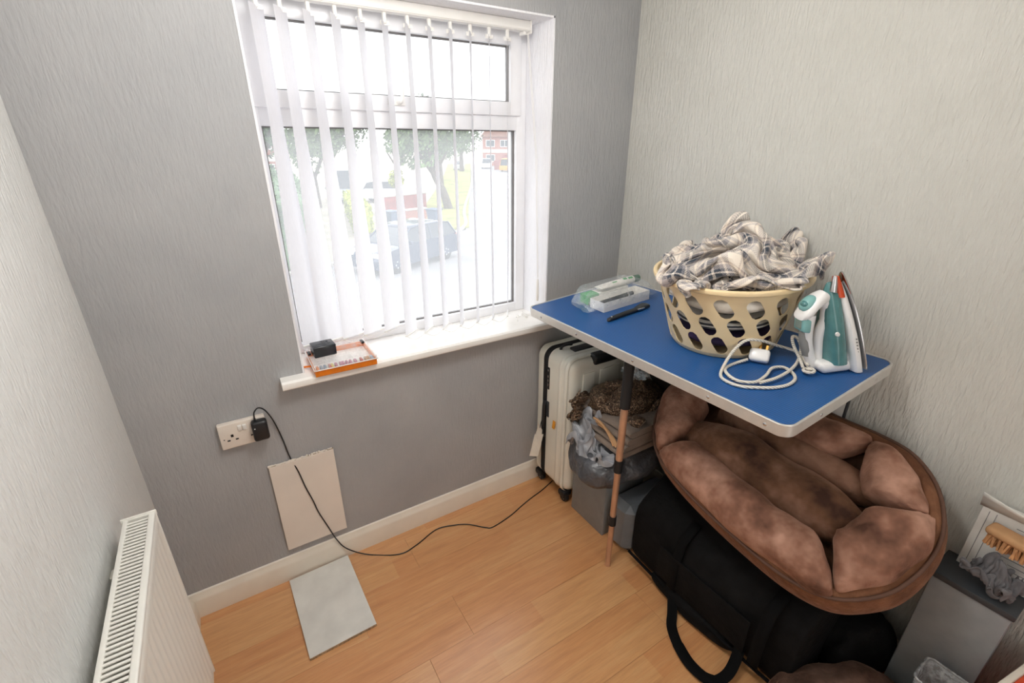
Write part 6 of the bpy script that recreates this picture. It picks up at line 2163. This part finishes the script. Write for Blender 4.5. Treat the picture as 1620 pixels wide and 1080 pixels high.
def hedge(name, x0, y0, x1, y1, w, h, seed, label, leaf='leaf_dark', n=2600):
    t = thing(name, label, 'hedge', ((x0 + x1) / 2, (y0 + y1) / 2, GZ))
    L_ = math.hypot(x1 - x0, y1 - y0)
    d = Vector(((x1 - x0) / L_, (y1 - y0) / L_, 0))
    e = Vector((-d.y, d.x, 0))
    rc_ = random.Random(seed)
    g = new()
    add_box(g, (0, 0, h * .46), (L_ * .97, w * .8, h * .9), .2, 2, Matrix.Rotation(math.atan2(d.y, d.x), 4, 'Z'))
    for q in range(n):
        face = rc_.choice((0, 0, 1, 1, 2))
        u = rc_.uniform(-.5, .5) * L_
        if face == 2:
            v, z = rc_.uniform(-.5, .5) * w, h * rc_.uniform(.94, 1.04)
        else:
            v, z = (.5 if face else -.5) * w * rc_.uniform(.85, 1.05), rc_.uniform(.02, 1) * h
        p = d * u + e * v + Vector((0, 0, z))
        a = Vector((rc_.gauss(0, 1), rc_.gauss(0, 1), rc_.gauss(0, 1))).normalized()
        b2 = a.orthogonal().normalized()
        f = a.cross(b2)
        s = rc_.uniform(.07, .15)
        g.faces.new([g.verts.new(p + b2 * s * x + f * s * y) for x, y in ((-1, 0), (0, -.5), (1, 0), (0, .5))])
    obj('foliage', g, leaf, t, 0)


hedge('garden_hedge', 2.2, 17.0, 4.6, 40.0, 1.6, 2.6, 4, 'long tall green hedge at the left of the front gardens')
hedge('low_hedge', 6.2, 23.5, 8.2, 33.5, .9, 1.3, 6, 'low lime green hedge between the gardens', 'leaf_lime', 1800)


def wall_run(name, pts, h, mat, label, catg='wall', th=.2, cap=True):
    t = thing(name, label, catg, (pts[0][0], pts[0][1], GZ))
    for (xa, ya), (xb, yb) in zip(pts, pts[1:]):
        L_ = math.hypot(xb - xa, yb - ya)
        m_ = Matrix.Rotation(math.atan2(yb - ya, xb - xa), 4, 'Z')
        c = Vector(((xa + xb) / 2 - pts[0][0], (ya + yb) / 2 - pts[0][1], 0))
        obj('panel', box(c + Vector((0, 0, h / 2)), (L_, th, h), 0, 1, m_), mat, t, 0)
        if cap:
            obj('coping', box(c + Vector((0, 0, h + .04)), (L_ + .05, th + .08, .09), .01, 1, m_), 'kerb', t, 0)


wall_run('garden_wall', [(8.0, 25.4), (10.4, 25.9)], .75, 'brick', 'low red brick garden wall behind the navy car')
wall_run('boundary_wall', [(9.2, 30.2), (12.6, 31.4), (13.0, 33.5)], 1.05, 'fence', 'red brown boundary wall beyond the wheelie bins')
wall_run('far_fence', [(43.0, 74.5), (48.0, 76)], 1.5, 'fence', 'red brown fence in front of the far brick houses', 'fence', .12, False)


def wheelie(x, y, rot, label, mat):
    t = thing('wheelie_bin', label, 'bin', (x, y, GZ + .0), rot, group='wheelie bins')
    g = new()
    add_loft(g, [[Vector((a, c, z)) for a, c in rrect(.21 + z * .07, .24 + z * .09, .04, 3)] for z in (.06, .5, .95)])
    obj('body', g, mat, t, 30)
    g = box((0, 0, 1.0), (.60, .70, .07), .02, 2)
    add_box(g, (0, .37, .97), (.5, .06, .05), .01)
    obj('lid', g, mat, t, 30)
    for s_ in (-1, 1):
        obj('wheel', add_lathe(new(), [(0, -.03), (.1, -.03), (.1, .03), (0, .03)], 14, Matrix.Translation((s_ * .25, .24, .1)) @ Matrix.Rotation(PI / 2, 4, 'Y')), 'tyre', t, 40)


wheelie(9.95, 23.6, .5, 'blue grey wheelie bin standing alone on the pale paving', 'bin_blue')
wheelie(7.75, 24.0, .4, 'dark blue wheelie bin at the end of the brick wall', 'bin_blue')


def car(x, y, rot, label, paint, L_=4.2, W_=1.78, H_=1.46, name='parked_car', hatch=True, z=GZ):
    t = thing(name, label, 'car', (x, y, z), rot)
    # side profile along x (front +x), symmetrical shell loft across y
    low = [(-L_ * .49, .32), (-L_ * .5, .62), (-L_ * .485, .90), (-L_ * .44, .97), (-L_ * .1, .96), (L_ * .22, .95), (L_ * .38, .86), (L_ * .47, .74), (L_ * .5, .55), (L_ * .49, .30)]
    secs = []
    for yy, k_ in ((-.5, .0), (-.49, .12), (-.44, .2), (-.2, .24), (.2, .24), (.44, .2), (.49, .12), (.5, 0)):
        inset = .05 if abs(yy) > .48 else 0
        secs.append([Vector((px_ * (1 - inset * .5), yy * W_, .22 + (pz - .22) * (1 - inset) if pz > .33 else .24)) for px_, pz in low])
    g = new()
    add_loft(g, secs)
    obj('body', g, paint, t, 35)
    cab = [(-L_ * .465, .94), (-L_ * .40, H_ * .955), (-L_ * .30, H_), (L_ * .02, H_), (L_ * .10, H_ * .97), (L_ * .27, .93)]
    secs = []
    for yy, zs in ((-.455, 0), (-.36, 1), (.36, 1), (.455, 0)):
        secs.append([Vector((px_, yy * W_, .93 + (pz - .93) * (zs if pz > .95 else 1))) for px_, pz in cab])
    g = new()
    add_loft(g, [[Vector((px_, yy * W_ * (1 - .17 * max(0, (pz - .93) / (H_ - .93))), pz)) for px_, pz in cab] for yy in (-.465, 0, .465)])
    obj('glasshouse', g, 'car_glass', t, 30)
    g = new()
    roof = [(-L_ * .41, H_ * .95), (-L_ * .30, H_ + .012), (L_ * .02, H_ + .012), (L_ * .105, H_ * .97)]
    rows = [[Vector((px_, yy * W_ * .80, pz)) for px_, pz in roof] for yy in (-.5, -.25, 0, .25, .5)]
    add_grid(g, rows)
    rf = obj('roof', g, paint, t, 60)
    s_ = rf.modifiers.new('t', 'SOLIDIFY')
    s_.thickness = .04
    g = new()
    for sg in (-1, 1):
        for a, c in (((-L_ * .465, .94), (-L_ * .39, H_ * .96)), ((-L_ * .13, .95), (-L_ * .13, H_)), ((L_ * .27, .93), (L_ * .10, H_ * .97))):
            f = lambda p: Vector((p[0], sg * W_ * .468 * (1 - .17 * max(0, (p[1] - .93) / (H_ - .93))), p[1]))
            add_tube(g, [f(a), f(c)], .035, 6)
    obj('pillar', g, paint, t, 40)
    for sx in (-.31, .31):
        for sg in (-1, 1):
            m_ = Matrix.Translation((sx * L_, sg * W_ * .44, .32)) @ Matrix.Rotation(PI / 2, 4, 'X')
            w_ = obj('wheel', add_lathe(new(), [(0, -.10), (.26, -.10), (.32, -.07), (.32, .07), (.26, .10), (0, .10)], 20, m_), 'tyre', t, 40)
            g = new()
            for q in range(5):
                a = q * 2 * PI / 5
                add_box(g, m_ @ Vector((.11 * math.cos(a), .11 * math.sin(a), .10 * -sg * -1 if False else 0)) + Vector((0, sg * .105, 0)), (.06, .02, .06), .01)
            add_lathe(g, [(.15, .09), (.20, .095), (.21, .09)], 16, Matrix.Translation((sx * L_, sg * W_ * .44, .32)) @ Matrix.Rotation(-sg * PI / 2, 4, 'X'))
            obj('alloy', g, 'car_silver', w_, 30)
    for sg in (-1, 1):
        obj('headlamp', box((L_ * .47, sg * W_ * .36, .70), (.16, .34, .13), .03, 2), 'white_plastic', t, 30)
        obj('tail_lamp', box((-L_ * .475, sg * W_ * .40, .82), (.10, .20, .26), .03, 2), 'red', t, 30)
        obj('mirror', box((L_ * .17, sg * W_ * .55, .99), (.10, .20, .13), .03, 2), paint, t, 30)
    obj('bumper', box((L_ * .47, 0, .42), (.18, W_ * .9, .2), .05, 2), paint, t, 30)
    obj('number_plate', box((L_ * .50 + .03, 0, .45), (.02, .5, .11), 0), 'white_plastic', t, 0)
    return t


car(5.9, 16.9, math.radians(26 + 180), 'navy hatchback parked closest to the window', 'car_navy')
car(44.5, 80.0, math.radians(-118), 'white car parked far down the road facing the house', 'car_white', H_=1.7)
car(37.5, 77.0, math.radians(-118), 'silver car parked behind the trees at the far kerb', 'car_silver')
car(31.5, 48.2, math.radians(65), 'dark grey car at the right edge of the road', 'car_dark')
car(9.2, 40.5, math.radians(-100), 'pale silver van on the drive behind the hedge', 'car_silver', 5.2, 2.0, 2.3, 'parked_van')
car(12.4, 38.2, math.radians(-20), 'white car on the drive behind the boundary wall', 'car_white')
car(43.2, 69.5, math.radians(32), 'yellow van parked before the far brick houses', 'yellow_van', 4.8, 1.9, 2.0, 'parked_van')


def house(x, y, rot, w, d, h, label, seed):
    t = thing('house', label, 'house', (x, y, GZ), rot)
    obj('wall', box((0, 0, h / 2), (w, d, h)), 'brick', t, 0)
    g = new()
    ov = .4
    add_loft(g, [[Vector((sx * (w / 2 + ov), -d / 2 - ov, h)), Vector((sx * (w / 2 + ov), d / 2 + ov, h)), Vector((sx * (w / 2 + ov) * .7, 0, h + d * .32))] for sx in (-1, 1)])
    obj('roof', g, 'roof', t, 0)
    ch2 = obj('chimney', box((w * .3, 0, h + d * .30), (.9, .7, 2.0), .03), 'brick', t, 0)
    obj('render_band', box((0, -d / 2 - .02, h * .52), (w * .98, .06, h * .12)), 'render', t, 0)
    for fl_ in (0, 1):
        for q in range(3):
            if fl_ == 0 and q == 1:
                dd = obj('front_door', box((0, -d / 2 - .03, 1.05), (1.0, .08, 2.1), .01), 'fence', t, 0)
                continue
            px_ = (q - 1) * w * .32
            f = obj('window', box((px_, -d / 2 - .02, 1.5 + fl_ * 2.7), (1.8, .1, 1.3), .01), 'upvc', t, 0)
            for k_ in (-1, 1):
                obj('pane', box((px_ + k_ * .43, -d / 2 - .06, 1.5 + fl_ * 2.7), (.74, .06, 1.1)), 'pane', f, 0)


house(55, 90, math.radians(-38), 9, 8, 5.4, 'red brick house behind the red brown fence at the far right', 1)
house(72, 118, math.radians(-38), 9, 8, 5.4, 'red brick house further back beyond the yellow van', 2)
house(3, 62, math.radians(0), 9, 8, 5.2, 'brick house at the far left behind the tall tree', 4)
